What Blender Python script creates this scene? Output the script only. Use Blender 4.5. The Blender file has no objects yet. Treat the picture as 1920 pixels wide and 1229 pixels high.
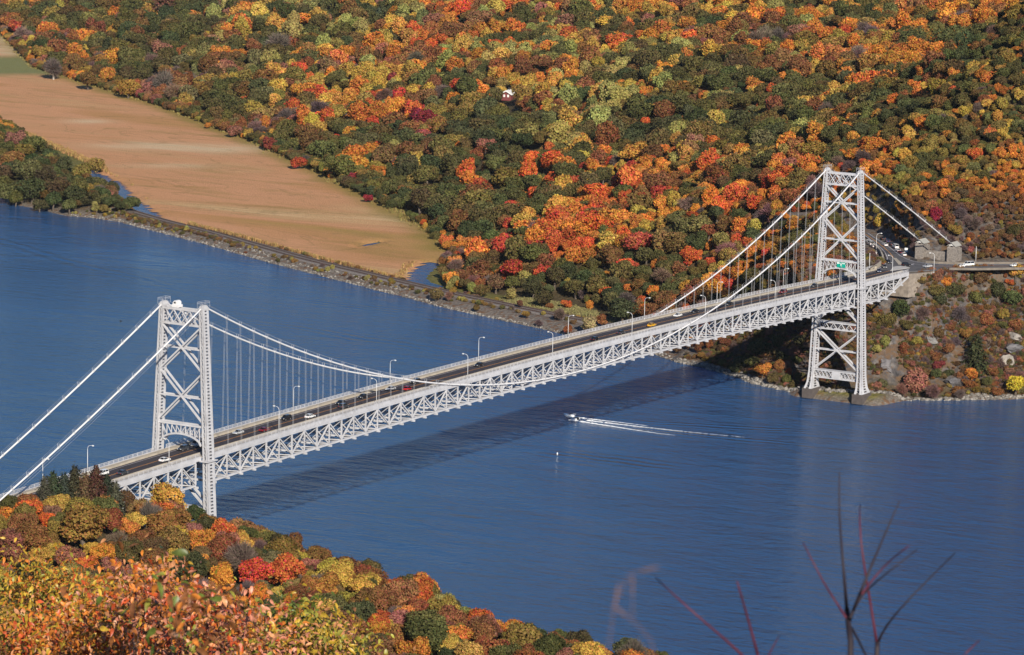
import bpy, math, random
import numpy as np
from mathutils import Vector, Matrix

# ------------------------------------------------------------------ camera, sky, sun, exposure
scene = bpy.context.scene
CAM = np.array([-1021.374, -759.089, 306.407])
YAW, PITCH, ROLL, FPX = 0.551073, -0.161605, 0.019083, 7066.04
PW, PH = 1920, 1229
def cam_axes():
    f = np.array([math.cos(PITCH)*math.cos(YAW), math.cos(PITCH)*math.sin(YAW), math.sin(PITCH)])
    r = np.array([math.sin(YAW), -math.cos(YAW), 0.0]); u = np.cross(r, f)
    c, s = math.cos(ROLL), math.sin(ROLL)
    return c*r+s*u, -s*r+c*u, f
AX_R, AX_U, AX_F = cam_axes()
cam_data = bpy.data.cameras.new('camera')
cam = bpy.data.objects.new('camera', cam_data)
scene.collection.objects.link(cam)
m = Matrix.Identity(4)
for i in range(3):
    m[i][0], m[i][1], m[i][2], m[i][3] = AX_R[i], AX_U[i], -AX_F[i], CAM[i]
cam.matrix_world = m
cam_data.sensor_fit = 'HORIZONTAL'; cam_data.sensor_width = 36.0
cam_data.lens = FPX/PW*36.0
cam_data.clip_start = 0.5; cam_data.clip_end = 20000
cam_data.dof.use_dof = True; cam_data.dof.focus_distance = 1500.0; cam_data.dof.aperture_fstop = 14.0
scene.camera = cam

SUN_DIR = np.array([1.0, 1.0, -0.63]); SUN_DIR /= np.linalg.norm(SUN_DIR)   # the way the light travels
world = bpy.data.worlds.new('World'); scene.world = world; world.use_nodes = True
wn = world.node_tree.nodes; wl = world.node_tree.links
sky = wn.new('ShaderNodeTexSky'); sky.sky_type = 'NISHITA'; sky.sun_disc = False
sky.sun_elevation = math.asin(-SUN_DIR[2]); sky.sun_rotation = math.atan2(-SUN_DIR[0], -SUN_DIR[1])
sky.air_density = 1.0; sky.dust_density = 0.0; sky.ozone_density = 8.0; sky.altitude = 100
wl.new(sky.outputs[0], wn['Background'].inputs[0]); wn['Background'].inputs[1].default_value = 0.064
sun_data = bpy.data.lights.new('sun', 'SUN'); sun_data.energy = 5.0; sun_data.angle = math.radians(0.5)
sun_data.color = (1.0, 0.92, 0.79)
sun = bpy.data.objects.new('sun', sun_data); scene.collection.objects.link(sun)
sun.rotation_euler = Vector(SUN_DIR).to_track_quat('-Z', 'Y').to_euler(); sun.location = (-400, -600, 500)
vs = scene.view_settings; vs.view_transform = 'Standard'; vs.look = 'None'; vs.gamma = 1.0; vs.use_curve_mapping = False
vs.exposure = 0.42
scene.cycles.max_bounces = 6; scene.cycles.transparent_max_bounces = 8
scene.cycles.use_denoising = True

# ------------------------------------------------------------------ pixels <-> places
def ray(px, py):
    return ((px-PW/2)/FPX)*AX_R - ((py-PH/2)/FPX)*AX_U + AX_F
def onz(px, py, z=0.0):
    d = ray(px, py); return CAM + d*((z-CAM[2])/d[2])
def ony(px, py, y):
    d = ray(px, py); return CAM + d*((y-CAM[1])/d[1])
def onx(px, py, x):
    d = ray(px, py); return CAM + d*((x-CAM[0])/d[0])
def proj(P):
    P = np.asarray(P, float) - CAM
    z = P@AX_F
    return PW/2+FPX*(P@AX_R)/z, PH/2-FPX*(P@AX_U)/z, z

# ------------------------------------------------------------------ helpers
RNG = np.random.default_rng(7); random.seed(7)
COL = scene.collection
def link(o, parent=None):
    COL.objects.link(o)
    if parent is not None: o.parent = parent
    return o
def tag(o, label=None, cat=None, group=None, kind=None):
    if label: o['label'] = label
    if cat: o['category'] = cat
    if group: o['group'] = group
    if kind: o['kind'] = kind
    return o
def empty(name, loc=(0,0,0), rz=0.0):
    o = bpy.data.objects.new(name, None); o.empty_display_size = 1.0
    link(o); o.location = [float(v) for v in loc]; o.rotation_euler = (0, 0, rz); return o
class MB:
    """collects boxes, beams, tubes and prisms and links them as one mesh object"""
    def __init__(s): s.v = []; s.f = []
    def add(s, vs, fs):
        b = len(s.v); s.v += [tuple(map(float, p)) for p in vs]; s.f += [tuple(b+i for i in f) for f in fs]
    def box(s, x0, x1, y0, y1, z0, z1):
        s.add([(x0,y0,z0),(x1,y0,z0),(x1,y1,z0),(x0,y1,z0),(x0,y0,z1),(x1,y0,z1),(x1,y1,z1),(x0,y1,z1)],
              [(3,2,1,0),(4,5,6,7),(0,1,5,4),(1,2,6,5),(2,3,7,6),(3,0,4,7)])
    def beam(s, p, q, w, h, up=(0,0,1)):
        p = np.array(p, float); q = np.array(q, float); d = q-p; d /= max(np.linalg.norm(d), 1e-9)
        a = np.cross(d, up)
        if np.linalg.norm(a) < 1e-6: a = np.cross(d, (1,0,0))
        a /= np.linalg.norm(a); b = np.cross(a, d); a *= w/2; b *= h/2
        s.add([p-a-b,p+a-b,p+a+b,p-a+b,q-a-b,q+a-b,q+a+b,q-a+b],
              [(0,1,2,3),(7,6,5,4),(0,4,5,1),(1,5,6,2),(2,6,7,3),(3,7,4,0)])
    def tube(s, pts, rads, n=6, cap=True):
        pts = [np.array(p, float) for p in pts]; k = len(pts); b0 = len(s.v)
        if not hasattr(rads, '__len__'): rads = [rads]*k
        prev = None
        for i, p in enumerate(pts):
            d = pts[min(i+1,k-1)]-pts[max(i-1,0)]; d /= max(np.linalg.norm(d), 1e-9)
            if prev is None:
                a = np.cross(d, (0,0,1) if abs(d[2]) < 0.9 else (1,0,0))
            else: a = prev - d*(prev@d)
            a /= np.linalg.norm(a); prev = a; c = np.cross(d, a)
            for j in range(n):
                t = 2*math.pi*j/n
                s.v.append(tuple(p+rads[i]*(math.cos(t)*a+math.sin(t)*c)))
        for i in range(k-1):
            for j in range(n):
                j2 = (j+1)%n
                s.f.append((b0+i*n+j, b0+i*n+j2, b0+(i+1)*n+j2, b0+(i+1)*n+j))
        if cap:
            s.f.append(tuple(b0+j for j in range(n-1,-1,-1))); s.f.append(tuple(b0+(k-1)*n+j for j in range(n)))
    def prism(s, poly, z0, z1):
        """horizontal polygon (x, y) extruded in z"""
        n = len(poly)
        vs = [(x,y,z0) for x,y in poly]+[(x,y,z1) for x,y in poly]
        s.add(vs, [tuple(range(n-1,-1,-1)), tuple(range(n,2*n))]+[(i,(i+1)%n,n+(i+1)%n,n+i) for i in range(n)])
    def extrude(s, poly, axis_o, ax, ay, dv):
        """2D polygon in plane (ax, ay) at axis_o, extruded by vector dv"""
        o = np.array(axis_o, float); ax = np.array(ax, float); ay = np.array(ay, float); dv = np.array(dv, float)
        n = len(poly); a = [o+x*ax+y*ay for x, y in poly]
        s.add(a+[p+dv for p in a], [tuple(range(n-1,-1,-1)), tuple(range(n,2*n))]+[(i,(i+1)%n,n+(i+1)%n,n+i) for i in range(n)])
    def mesh(s, name, mats=None):
        me = bpy.data.meshes.new(name); me.from_pydata(s.v, [], s.f); me.update()
        if mats is not None:
            for mm in (mats if isinstance(mats, (list, tuple)) else [mats]): me.materials.append(mm)
        return me
    def build(s, name, mat, parent=None, smooth=False):
        me = s.mesh(name, mat)
        if smooth: me.polygons.foreach_set('use_smooth', [True]*len(me.polygons))
        return link(bpy.data.objects.new(name, me), parent)
def np_mesh(name, V, F4=None, F3=None, mat=None):
    """fast mesh from arrays of vertices and quads or triangles"""
    me = bpy.data.meshes.new(name)
    V = np.ascontiguousarray(V, np.float32); F = F4 if F4 is not None else F3
    F = np.ascontiguousarray(F, np.int32); n, k = F.shape
    me.vertices.add(len(V)); me.vertices.foreach_set('co', V.ravel())
    me.loops.add(n*k); me.loops.foreach_set('vertex_index', F.ravel())
    me.polygons.add(n); me.polygons.foreach_set('loop_start', np.arange(0, n*k, k, dtype=np.int32))
    me.polygons.foreach_set('loop_total', np.full(n, k, np.int32))
    me.update(calc_edges=True); me.validate()
    if mat is not None:
        for mm in (mat if isinstance(mat, (list, tuple)) else [mat]): me.materials.append(mm)
    return me
def copy_tree(o, parent=None):
    c = o.copy(); COL.objects.link(c); c.parent = parent
    for ch in list(o.children): copy_tree(ch, c)
    return c

# ------------------------------------------------------------------ materials
def new_mat(name):
    mt = bpy.data.materials.new(name); mt.use_nodes = True
    nt = mt.node_tree; return mt, nt, nt.nodes, nt.links, nt.nodes['Principled BSDF']
def noise(ns, ls, scale, detail=4, rough=0.55, coord='Object', dist=0.0, vec=None):
    n = ns.new('ShaderNodeTexNoise'); n.inputs['Scale'].default_value = scale
    n.inputs['Detail'].default_value = detail; n.inputs['Roughness'].default_value = rough
    n.inputs['Distortion'].default_value = dist
    if vec is None:
        tc = ns.new('ShaderNodeTexCoord'); vec = tc.outputs[coord]
    ls.new(vec, n.inputs['Vector']); return n
def ramp(ns, ls, fac, stops):
    r = ns.new('ShaderNodeValToRGB'); e = r.color_ramp.elements
    e[0].position, e[0].color = stops[0][0], (*stops[0][1], 1)
    e[1].position, e[1].color = stops[-1][0], (*stops[-1][1], 1)
    for p, c in stops[1:-1]:
        x = e.new(p); x.color = (*c, 1)
    ls.new(fac, r.inputs[0]); return r
def mixc(ns, ls, fac, a, b, mode='MIX'):
    x = ns.new('ShaderNodeMix'); x.data_type = 'RGBA'; x.blend_type = mode
    if hasattr(fac, 'is_linked') or hasattr(fac, 'links'): ls.new(fac, x.inputs[0])
    else: x.inputs[0].default_value = fac
    for s, v in ((6, a), (7, b)):
        if hasattr(v, 'links'): ls.new(v, x.inputs[s])
        else: x.inputs[s].default_value = (*v, 1)
    return x.outputs[2]
def math_n(ns, ls, op, a, b=None, c=None, clamp=False):
    x = ns.new('ShaderNodeMath'); x.operation = op; x.use_clamp = clamp
    for i, v in enumerate((a, b, c)):
        if v is None: continue
        if hasattr(v, 'links'): ls.new(v, x.inputs[i])
        else: x.inputs[i].default_value = v
    return x.outputs[0]
def paint(name, col, rough=0.5, var=0.12, scale=0.6, metal=0.0, bump=0.0, dirt=None, coat=0.0):
    """a plain coloured surface with uneven tone, and blotches of dirt when asked"""
    mt, nt, ns, ls, bs = new_mat(name)
    n = noise(ns, ls, scale, 5)
    lo = tuple(max(0, c*(1-var)) for c in col); hi = tuple(min(1, c*(1+var*0.7)) for c in col)
    c = ramp(ns, ls, n.outputs[0], [(0.3, lo), (0.7, hi)]).outputs[0]
    if dirt:
        d = noise(ns, ls, scale*3.1, 6, 0.65)
        f = ramp(ns, ls, d.outputs[0], [(0.56, (0,0,0)), (0.72, (0.55,)*3)])
        c = mixc(ns, ls, f.outputs[0], c, dirt)
    ls.new(c, bs.inputs['Base Color']); bs.inputs['Roughness'].default_value = rough
    bs.inputs['Metallic'].default_value = metal
    if coat: bs.inputs['Coat Weight'].default_value = coat; bs.inputs['Coat Roughness'].default_value = 0.08
    if bump:
        b = ns.new('ShaderNodeBump'); b.inputs['Strength'].default_value = 1.0; b.inputs['Distance'].default_value = bump
        ls.new(noise(ns, ls, scale*6, 6).outputs[0], b.inputs['Height']); ls.new(b.outputs[0], bs.inputs['Normal'])
    return mt
# ------------------------------------------------------------------ terrain: heights of both banks
def sstep(a, b, x):
    t = np.clip((x-a)/(b-a), 0, 1); return t*t*(3-2*t)
def vnoise(x, y, seed=0):
    xi = np.floor(x).astype(np.int64); yi = np.floor(y).astype(np.int64)
    xf = x-xi; yf = y-yi; u = xf*xf*(3-2*xf); v = yf*yf*(3-2*yf)
    def h(i, j):
        n = (i*374761393 + j*668265263 + seed*974711) & 0x7fffffff
        n = ((n ^ (n >> 13))*1274126177) & 0x7fffffff
        return ((n ^ (n >> 16)) & 0xffff)/65535.0
    return (h(xi,yi)*(1-u)+h(xi+1,yi)*u)*(1-v)+(h(xi,yi+1)*(1-u)+h(xi+1,yi+1)*u)*v
def fbm(x, y, sc, oct=4, seed=0):
    r = 0; a = 0.5; t = 0
    for k in range(oct):
        r = r+a*vnoise(x/sc*2**k, y/sc*2**k, seed+k); t += a; a *= 0.5
    return r/t*2-1
def pdist(x, y, pts):
    d = np.full(np.shape(x), 1e18)
    for (x0,y0),(x1,y1) in zip(pts[:-1], pts[1:]):
        dx, dy = x1-x0, y1-y0
        t = np.clip(((x-x0)*dx+(y-y0)*dy)/(dx*dx+dy*dy), 0, 1)
        d = np.minimum(d, (x-x0-t*dx)**2+(y-y0-t*dy)**2)
    return np.sqrt(d)
def inpoly(x, y, pts):
    r = np.zeros(np.shape(x), bool); n = len(pts)
    for i in range(n):
        x0,y0 = pts[i]; x1,y1 = pts[(i+1)%n]
        c = (y0 > y) != (y1 > y)
        r ^= c & (x < (x1-x0)*(y-y0)/((y1-y0) if y1 != y0 else 1e-9)+x0)
    return r
# river edge of the far bank, from the left of the picture to the right
SHORE = [(1900,6000),(1150,3000),(1000,1900),(900,1300),(850,930),(813,748),(790,723),(783,691),(768,662),(772,640),(768,620),(744,568),(721,518),(688,453),(659,389),(634,333),(626,315),
         (612,286),(599,250),(588,217),(576,188),(563,141),(541,108),(536,92),(523,66),(511,50),(502,24),(500,4),(507,-14),(528,-42),(554,-68),(600,-130),(690,-230),(800,-420),(900,-1200)]
FOREST = [(5200,6000),(2700,2700),(2100,1900),(1755,1521),(1489,1262),(1316,1002),(1169,810),(1060,680),(953,560),(860,458),(790,400),(745,366),(704,340),(678,316),
          (668,290),(664,262),(655,238),(640,210),(622,180),(594,134),(566,96),(548,70),(530,40),(520,10),(524,-14),(545,-42),(570,-68),(616,-130),(706,-230),(816,-420),(916,-1200)]
CHANNEL = [(955,790),(936,763),(917,735),(861,681),(820,637),(779,593),(770,578)]
CREEK = [(742,381),(726,374),(708,366),(690,357),(674,342),(670,332)]
POOL = [(762,444),(774,447),(792,446)]
ISLAND = [(764,610),(790,618),(812,640),(850,684),(905,735),(930,770),(960,800),(1090,950),(1140,1100),(1000,1250),(840,1000),(800,740),(770,650)]
_sy = np.array([p[1] for p in SHORE][::-1]); _sx = np.array([p[0] for p in SHORE][::-1])
_fy = np.array([p[1] for p in FOREST][::-1]); _fx = np.array([p[0] for p in FOREST][::-1])
ROAD_Z = 53.7
ROAD_S = [(572,-4),(585,-9),(598,-18),(610,-31),(621,-48),(634,-74),(655,-120),(700,-190)]
ROAD_N = [(575,4),(592,18),(611,33),(632,49),(655,66),(680,92),(705,130)]
def h_east(x, y):
    x = np.asarray(x, float); y = np.asarray(y, float)
    sd = pdist(x, y, SHORE)*np.where(x > np.interp(y, _sy, _sx), 1, -1)
    sd = sd + 1.6*fbm(x, y, 14, 3, 5)
    dF = pdist(x, y, FOREST)*np.where(x > np.interp(y, _fy, _fx), 1, -1)
    dF = dF + 5*fbm(x, y, 40, 3, 9)
    # low ground: beach, the railway embankment, the marsh behind it
    low = np.clip(sd*0.28, -4, 2.4)
    emb = sstep(24, 29, sd)*sstep(90, 150, y)
    low = low*(1-emb) + 0.35*emb
    isl = inpoly(x, y, ISLAND); di = pdist(x, y, ISLAND+ISLAND[:1])*np.where(isl, 1, -1)
    low = low + sstep(-2, 40, di)*sstep(0, 20, sd)*(7+3*fbm(x, y, 60, 3, 3))
    yn = y + 0.64*np.maximum(dF, 0)*sstep(150, 450, y+0.3*np.maximum(dF, 0))
    s = np.interp(yn, [-400,60,150,300,500,900,1500,3000], [0.66,0.66,0.50,0.33,0.225,0.16,0.12,0.09])
    dp = np.maximum(dF, 0); dp = np.where(dp < 20, dp*dp/40, dp-10)
    hill = s*dp
    hill = 360*(1-np.exp(-hill/360))*1.08
    amp = np.clip(dp/80, 0, 1)
    hill = hill + amp*(11*fbm(x, y, 170, 3, 1)*np.clip(s*3, 0.5, 1.3) + 3.0*fbm(x, y, 45, 3, 2))
    A = low + np.maximum(hill, 0)
    # steep rocky bank below the road
    B = np.interp(sd, [-20,0,4,12,22,40,58,66,80,92,150,900], [-5,0,1.3,4.5,12,32,50,53,54.5,60,98,500])
    rk = np.clip(sd/14, 0, 1)*np.clip((70-np.abs(sd-35))/30, 0.25, 1)
    B = B + rk*(9.0*fbm(x, y, 30, 4, 11) + 3.4*np.abs(fbm(x, y, 10, 3, 12)) - 1.2)
    wB = sstep(125, 55, y-0.12*(x-550))*sstep(170, 84, sd)
    h = A*(1-wB) + B*wB
    # the bench of the road, the lawn of the tower foot, the creeks
    dr = np.minimum(pdist(x, y, ROAD_S), pdist(x, y, ROAD_N))
    w = sstep(17, 10.5, dr); h = h*(1-w) + (ROAD_Z-0.55)*w
    w = sstep(19, 8, pdist(x, y, [(560,-3),(580,-6)]))*sstep(548, 556, x); h = h*(1-w)+np.maximum(h, 51.6)*w
    dt = np.maximum(np.abs(x-503)/13, np.abs(y)/22)
    w = sstep(1.25, 0.85, dt); h = h*(1-w) + np.minimum(np.maximum(h, np.clip((x-494)*0.5, 0, 3.2)), 3.4)*w
    g = pdist(x, y, CHANNEL); h = np.where(g < 9, np.minimum(h, -1.2+np.maximum(g-4, 0)*0.4), h)
    g = pdist(x, y, CREEK); h = np.where(g < 8, np.minimum(h, -1.2+np.maximum(g-3.6, 0)*0.4), h)
    g = pdist(x, y, POOL); h = np.where(g < 4, np.minimum(h, -0.8+np.maximum(g-2, 0)*0.5), h)
    return h
WSHORE = [(-300,1500),(-120,600),(0,260),(32,120),(34,40),(34,-10),(24,-50),(10,-88),(0,-114),(-10,-142),(-28,-170),(-42,-196),(-38,-217),(-46,-250),(-80,-310),(-60,-420),(60,-700),(150,-1000),(240,-1500)]
_wy = np.array([p[1] for p in WSHORE][::-1]); _wx = np.array([p[0] for p in WSHORE][::-1])
def h_west(x, y):
    x = np.asarray(x, float); y = np.asarray(y, float)
    sd = pdist(x, y, WSHORE)*np.where(x < np.interp(y, _wy, _wx), 1, -1)
    h = np.interp(sd, [-30,0,8,32,60,100,200,330,500,750,900,1030,1500], [-6,0,3,24,31,36,40,46,66,140,200,262,330])
    h = h + 14*np.exp(-((x+105)/65)**2-((y+35)/50)**2)*np.clip(sd/60, 0, 1)
    h = h + np.clip(sd/40, 0, 1)*np.clip((700-sd)/300, 0, 1)*(3*fbm(x, y, 90, 3, 21)+1.5*fbm(x, y, 25, 2, 22))
    # the knoll the photograph was taken from, falling away towards the river
    dc = np.hypot(x-CAM[0], y-CAM[1])
    ahead = (x-CAM[0])*AX_F[0]+(y-CAM[1])*AX_F[1]
    knoll = 304.6-np.maximum(ahead, 0)*0.36-0.0015*np.maximum(ahead, 0)**2
    w = sstep(150, 60, dc)
    h = h*(1-w)+knoll*w
    # cutting of the bridge road
    w = sstep(14, 8, np.abs(y))*sstep(-70, -80, x); h = h*(1-w)+50.4*w
    return h
def ground(x, y):
    x = np.asarray(x, float); y = np.asarray(y, float)
    return np.where(x > 250, h_east(x, y), h_west(x, y))
def hit(px, py, off=0.0, near=600.0, far=4200.0, n=900):
    """place where the sight line through a pixel meets the ground raised by off"""
    d = ray(px, py); t = np.linspace(near, far, n)
    P = CAM[None, :]+t[:, None]*d[None, :]
    g = ground(P[:, 0], P[:, 1])+off; b = P[:, 2] <= g
    if not b.any(): return None
    k = int(np.argmax(b)); a = max(k-1, 0)
    t2 = np.linspace(t[a], t[k], 24); P = CAM[None, :]+t2[:, None]*d[None, :]
    b = P[:, 2] <= ground(P[:, 0], P[:, 1])+off
    return P[int(np.argmax(b)) if b.any() else -1]

# ------------------------------------------------------------------ materials of the ground
def ground_material(name, rocky):
    mt, nt, ns, ls, bs = new_mat(name)
    tc = ns.new('ShaderNodeTexCoord'); vec = tc.outputs['Object']
    at = ns.new('ShaderNodeVertexColor'); at.layer_name = 'zone'
    sep = ns.new('ShaderNodeSeparateColor'); ls.new(at.outputs[0], sep.inputs[0])
    n1 = noise(ns, ls, 0.08, 6, 0.6, vec=vec); n2 = noise(ns, ls, 0.9, 6, 0.65, vec=vec); n3 = noise(ns, ls, 0.33, 5, 0.6, vec=vec)
    floor = ramp(ns, ls, n2.outputs[0], [(0.3, (0.035,0.026,0.016)), (0.5, (0.09,0.055,0.03)), (0.72, (0.16,0.09,0.045))]).outputs[0]
    floor = mixc(ns, ls, n1.outputs[0], floor, (0.06,0.06,0.028))
    gravel = ramp(ns, ls, n2.outputs[0], [(0.3, (0.09,0.078,0.068)), (0.5, (0.165,0.14,0.12)), (0.7, (0.28,0.25,0.215))]).outputs[0]
    f = ramp(ns, ls, n3.outputs[0], [(0.5, (0,0,0)), (0.6, (1,1,1))])
    gravel = mixc(ns, ls, f.outputs[0], gravel, (0.15,0.085,0.05))
    geo = ns.new('ShaderNodeNewGeometry'); sx = ns.new('ShaderNodeSeparateXYZ'); ls.new(geo.outputs['True Normal'], sx.inputs[0])
    rock = ramp(ns, ls, n3.outputs[0], [(0.3, (0.035,0.034,0.036)), (0.5, (0.085,0.078,0.078)), (0.66, (0.16,0.145,0.135)), (0.8, (0.40,0.36,0.31))]).outputs[0]
    moss = ramp(ns, ls, noise(ns, ls, 0.2, 6, 0.7, vec=vec).outputs[0], [(0.46, (0,0,0)), (0.58, (1,1,1))]).outputs[0]
    rock = mixc(ns, ls, moss, rock, (0.12,0.075,0.045))
    grass = ramp(ns, ls, n3.outputs[0], [(0.35, (0.10,0.10,0.025)), (0.55, (0.17,0.15,0.045)), (0.7, (0.26,0.19,0.07))]).outputs[0]
    c = mixc(ns, ls, sep.outputs[0], floor, grass); c = mixc(ns, ls, sep.outputs[1], c, gravel); c = mixc(ns, ls, sep.outputs[2], c, rock)
    ls.new(c, bs.inputs['Base Color']); bs.inputs['Roughness'].default_value = 0.95; bs.inputs['Specular IOR Level'].default_value = 0.15
    b = ns.new('ShaderNodeBump'); b.inputs['Distance'].default_value = 1.2 if rocky else 0.5
    ls.new(n3.outputs[0], b.inputs['Height']); ls.new(b.outputs[0], bs.inputs['Normal'])
    return mt
M_EAST = ground_material('far_bank_ground', True)
M_WEST = ground_material('near_bank_ground', False)
def grid(name, xs, ys, hf, mat, zonef, smooth=True):
    X, Y = np.meshgrid(xs, ys); Z = hf(X, Y); n, k = X.shape
    V = np.stack([X.ravel(), Y.ravel(), Z.ravel()], 1)
    i = np.arange(n*k).reshape(n, k)
    F = np.stack([i[:-1,:-1].ravel(), i[:-1,1:].ravel(), i[1:,1:].ravel(), i[1:,:-1].ravel()], 1)
    keep = V[F][:, :, 2].max(1) > -3.0
    F = F[keep]
    used = np.unique(F); mp = np.full(len(V), -1); mp[used] = np.arange(len(used)); V = V[used]; F = mp[F]
    me = np_mesh(name, V, F, mat=mat)
    if smooth: me.polygons.foreach_set('use_smooth', np.ones(len(me.polygons), bool))
    z = zonef(V[:, 0], V[:, 1], V[:, 2]); ca = me.color_attributes.new('zone', 'FLOAT_COLOR', 'POINT')
    ca.data.foreach_set('color', np.concatenate([z, np.ones((len(z), 1))], 1).astype(np.float32).ravel())
    o = link(bpy.data.objects.new(name, me)); tag(o, kind='structure'); return o
def zone_east(x, y, z):
    sd = pdist(x, y, SHORE)*np.where(x > np.interp(y, _sy, _sx), 1, -1)
    dF = pdist(x, y, FOREST)*np.where(x > np.interp(y, _fy, _fx), 1, -1)
    grass = sstep(26, 34, sd)*sstep(2, -6, dF)*(y > 60)
    lawn = sstep(1.1, 0.9, np.maximum(np.abs(x-500)/11, np.abs(y+1)/19))*sstep(1.0, 2.2, z)
    grass = np.maximum(grass, lawn)
    gravel = np.maximum(sstep(31, 25, sd)*(y > 100)*sstep(700, 600, y)*sstep(6, 0, dF), sstep(9, 4, sd))*(1-lawn)
    dr = np.minimum(pdist(x, y, ROAD_S), pdist(x, y, ROAD_N)); gravel = np.maximum(gravel, sstep(15, 11, dr))
    rock = sstep(110, 60, y)*sstep(10, 18, sd)*sstep(175, 120, sd)*(1-lawn)*(1-sstep(15, 11, dr))
    return np.stack([grass, gravel, rock], 1)
xs = np.concatenate([np.arange(470, 760, 3.0), np.arange(760, 1500, 7.0), np.arange(1500, 3200, 20.0), np.arange(3200, 8000, 160.0)])
ys = np.concatenate([np.arange(-1000, -140, 40.0), np.arange(-140, 130, 3.0), np.arange(130, 760, 5.0), np.arange(760, 1500, 9.0), np.arange(1500, 2600, 25.0), np.arange(2600, 6000, 170.0)])
grid('far_bank_terrain', xs, ys, h_east, M_EAST, zone_east)
def zone_west(x, y, z):
    g = np.zeros(len(x)); return np.stack([g, sstep(6, 2, z), g], 1)
xs = np.concatenate([np.arange(-1900, -1100, 40.0), np.arange(-1100, -880, 5.0), np.arange(-880, -320, 20.0), np.arange(-320, 90, 5.0)])
ys = np.concatenate([np.arange(-1500, -840, 40.0), np.arange(-840, -640, 5.0), np.arange(-640, -320, 20.0), np.arange(-320, 160, 5.0), np.arange(160, 900, 40.0)])
grid('near_bank_terrain', xs, ys, h_west, M_WEST, zone_west)

# ------------------------------------------------------------------ river
def river_material():
    mt, nt, ns, ls, bs = new_mat('river_water')
    tc = ns.new('ShaderNodeTexCoord'); vec = tc.outputs['Object']
    mp = ns.new('ShaderNodeMapping'); ls.new(vec, mp.inputs[0]); mp.inputs['Rotation'].default_value = (0, 0, 0.65); mp.inputs['Scale'].default_value = (1.0, 0.45, 1)
    w1 = noise(ns, ls, 0.42, 5, 0.62, vec=mp.outputs[0], dist=0.4)
    w2 = noise(ns, ls, 0.075, 4, 0.6, vec=mp.outputs[0], dist=0.8)
    w3 = noise(ns, ls, 0.006, 5, 0.62, vec=mp.outputs[0], dist=1.5)
    patch = ramp(ns, ls, w3.outputs[0], [(0.36, (0.35,)*3), (0.62, (1.15,)*3)])
    # old wakes: long low trains of swell crossing the river
    sx = ns.new('ShaderNodeSeparateXYZ'); ls.new(vec, sx.inputs[0]); warp = noise(ns, ls, 0.012, 3, 0.5, vec=vec)
    wakes = None
    for (a, b, wid, ln) in WAKES:
        a = np.array(a[:2]); b = np.array(b[:2]); d = (b-a)/np.linalg.norm(b-a); nrm = np.array([-d[1], d[0]])
        u = math_n(ns, ls, 'MULTIPLY_ADD', sx.outputs[0], float(nrm[0]), float(-(nrm@a)))
        u = math_n(ns, ls, 'MULTIPLY_ADD', sx.outputs[1], float(nrm[1]), u)
        u = math_n(ns, ls, 'MULTIPLY_ADD', warp.outputs[0], 24.0, u)
        u = math_n(ns, ls, 'SUBTRACT', u, 12.0)
        s = math_n(ns, ls, 'MULTIPLY_ADD', sx.outputs[0], float(d[0]), float(-(d@a)))
        s = math_n(ns, ls, 'MULTIPLY_ADD', sx.outputs[1], float(d[1]), s)
        L = float(np.linalg.norm(b-a))
        g = math_n(ns, ls, 'DIVIDE', u, wid); g = math_n(ns, ls, 'MULTIPLY', g, g); g = math_n(ns, ls, 'MULTIPLY', g, -1.0); g = math_n(ns, ls, 'EXPONENT', g)
        e1 = math_n(ns, ls, 'DIVIDE', s, 0.2*L, clamp=True)
        e2 = math_n(ns, ls, 'DIVIDE', math_n(ns, ls, 'SUBTRACT', L, s), 0.3*L, clamp=True)
        q = math_n(ns, ls, 'SINE', math_n(ns, ls, 'MULTIPLY', u, 2*math.pi/ln))
        q = math_n(ns, ls, 'MULTIPLY', math_n(ns, ls, 'MULTIPLY', q, g), math_n(ns, ls, 'MULTIPLY', e1, e2))
        wakes = q if wakes is None else math_n(ns, ls, 'ADD', wakes, q)
    h = math_n(ns, ls, 'MULTIPLY', w1.outputs[0], patch.outputs[0])
    h = math_n(ns, ls, 'MULTIPLY_ADD', w2.outputs[0], 1.6, h)
    w4 = noise(ns, ls, 0.17, 3, 0.5, vec=mp.outputs[0], dist=0.6)
    h = math_n(ns, ls, 'MULTIPLY_ADD', math_n(ns, ls, 'MULTIPLY', w4.outputs[0], patch.outputs[0]), 1.3, h)
    # sheltered water in the lee of the far bank lies calmer
    lee = math_n(ns, ls, 'MULTIPLY_ADD', sx.outputs[0], 0.508, -45*0.508-180*0.862)
    lee = math_n(ns, ls, 'MULTIPLY_ADD', sx.outputs[1], -0.862, lee)
    lee = math_n(ns, ls, 'MULTIPLY_ADD', lee, 1/240.0, 0.2, clamp=True)
    h = math_n(ns, ls, 'MULTIPLY', h, math_n(ns, ls, 'MULTIPLY_ADD', lee, -0.62, 1.0))
    h = math_n(ns, ls, 'MULTIPLY_ADD', wakes, 0.4, h)
    b = ns.new('ShaderNodeBump'); b.inputs['Strength'].default_value = 1.0; b.inputs['Distance'].default_value = 1.3
    ls.new(h, b.inputs['Height']); ls.new(b.outputs[0], bs.inputs['Normal'])
    ls.new(mixc(ns, ls, w3.outputs[0], (0.018,0.064,0.165), (0.030,0.090,0.210)), bs.inputs['Base Color'])
    bs.inputs['IOR'].default_value = 1.333; bs.inputs['Roughness'].default_value = 0.14; bs.inputs['Specular IOR Level'].default_value = 0.42
    return mt
WAKES = [(onz(-80,432), onz(420,566), 7, 9), (onz(-60,497), onz(260,520), 5, 8), (onz(430,598), onz(930,672), 9, 8),
         (onz(560,560), onz(790,590), 7, 7), (onz(1000,845), onz(1300,880), 8, 6), (onz(1160,800), onz(1560,845), 5, 6), (onz(1180,790), onz(1560,812), 5, 6)]
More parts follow.
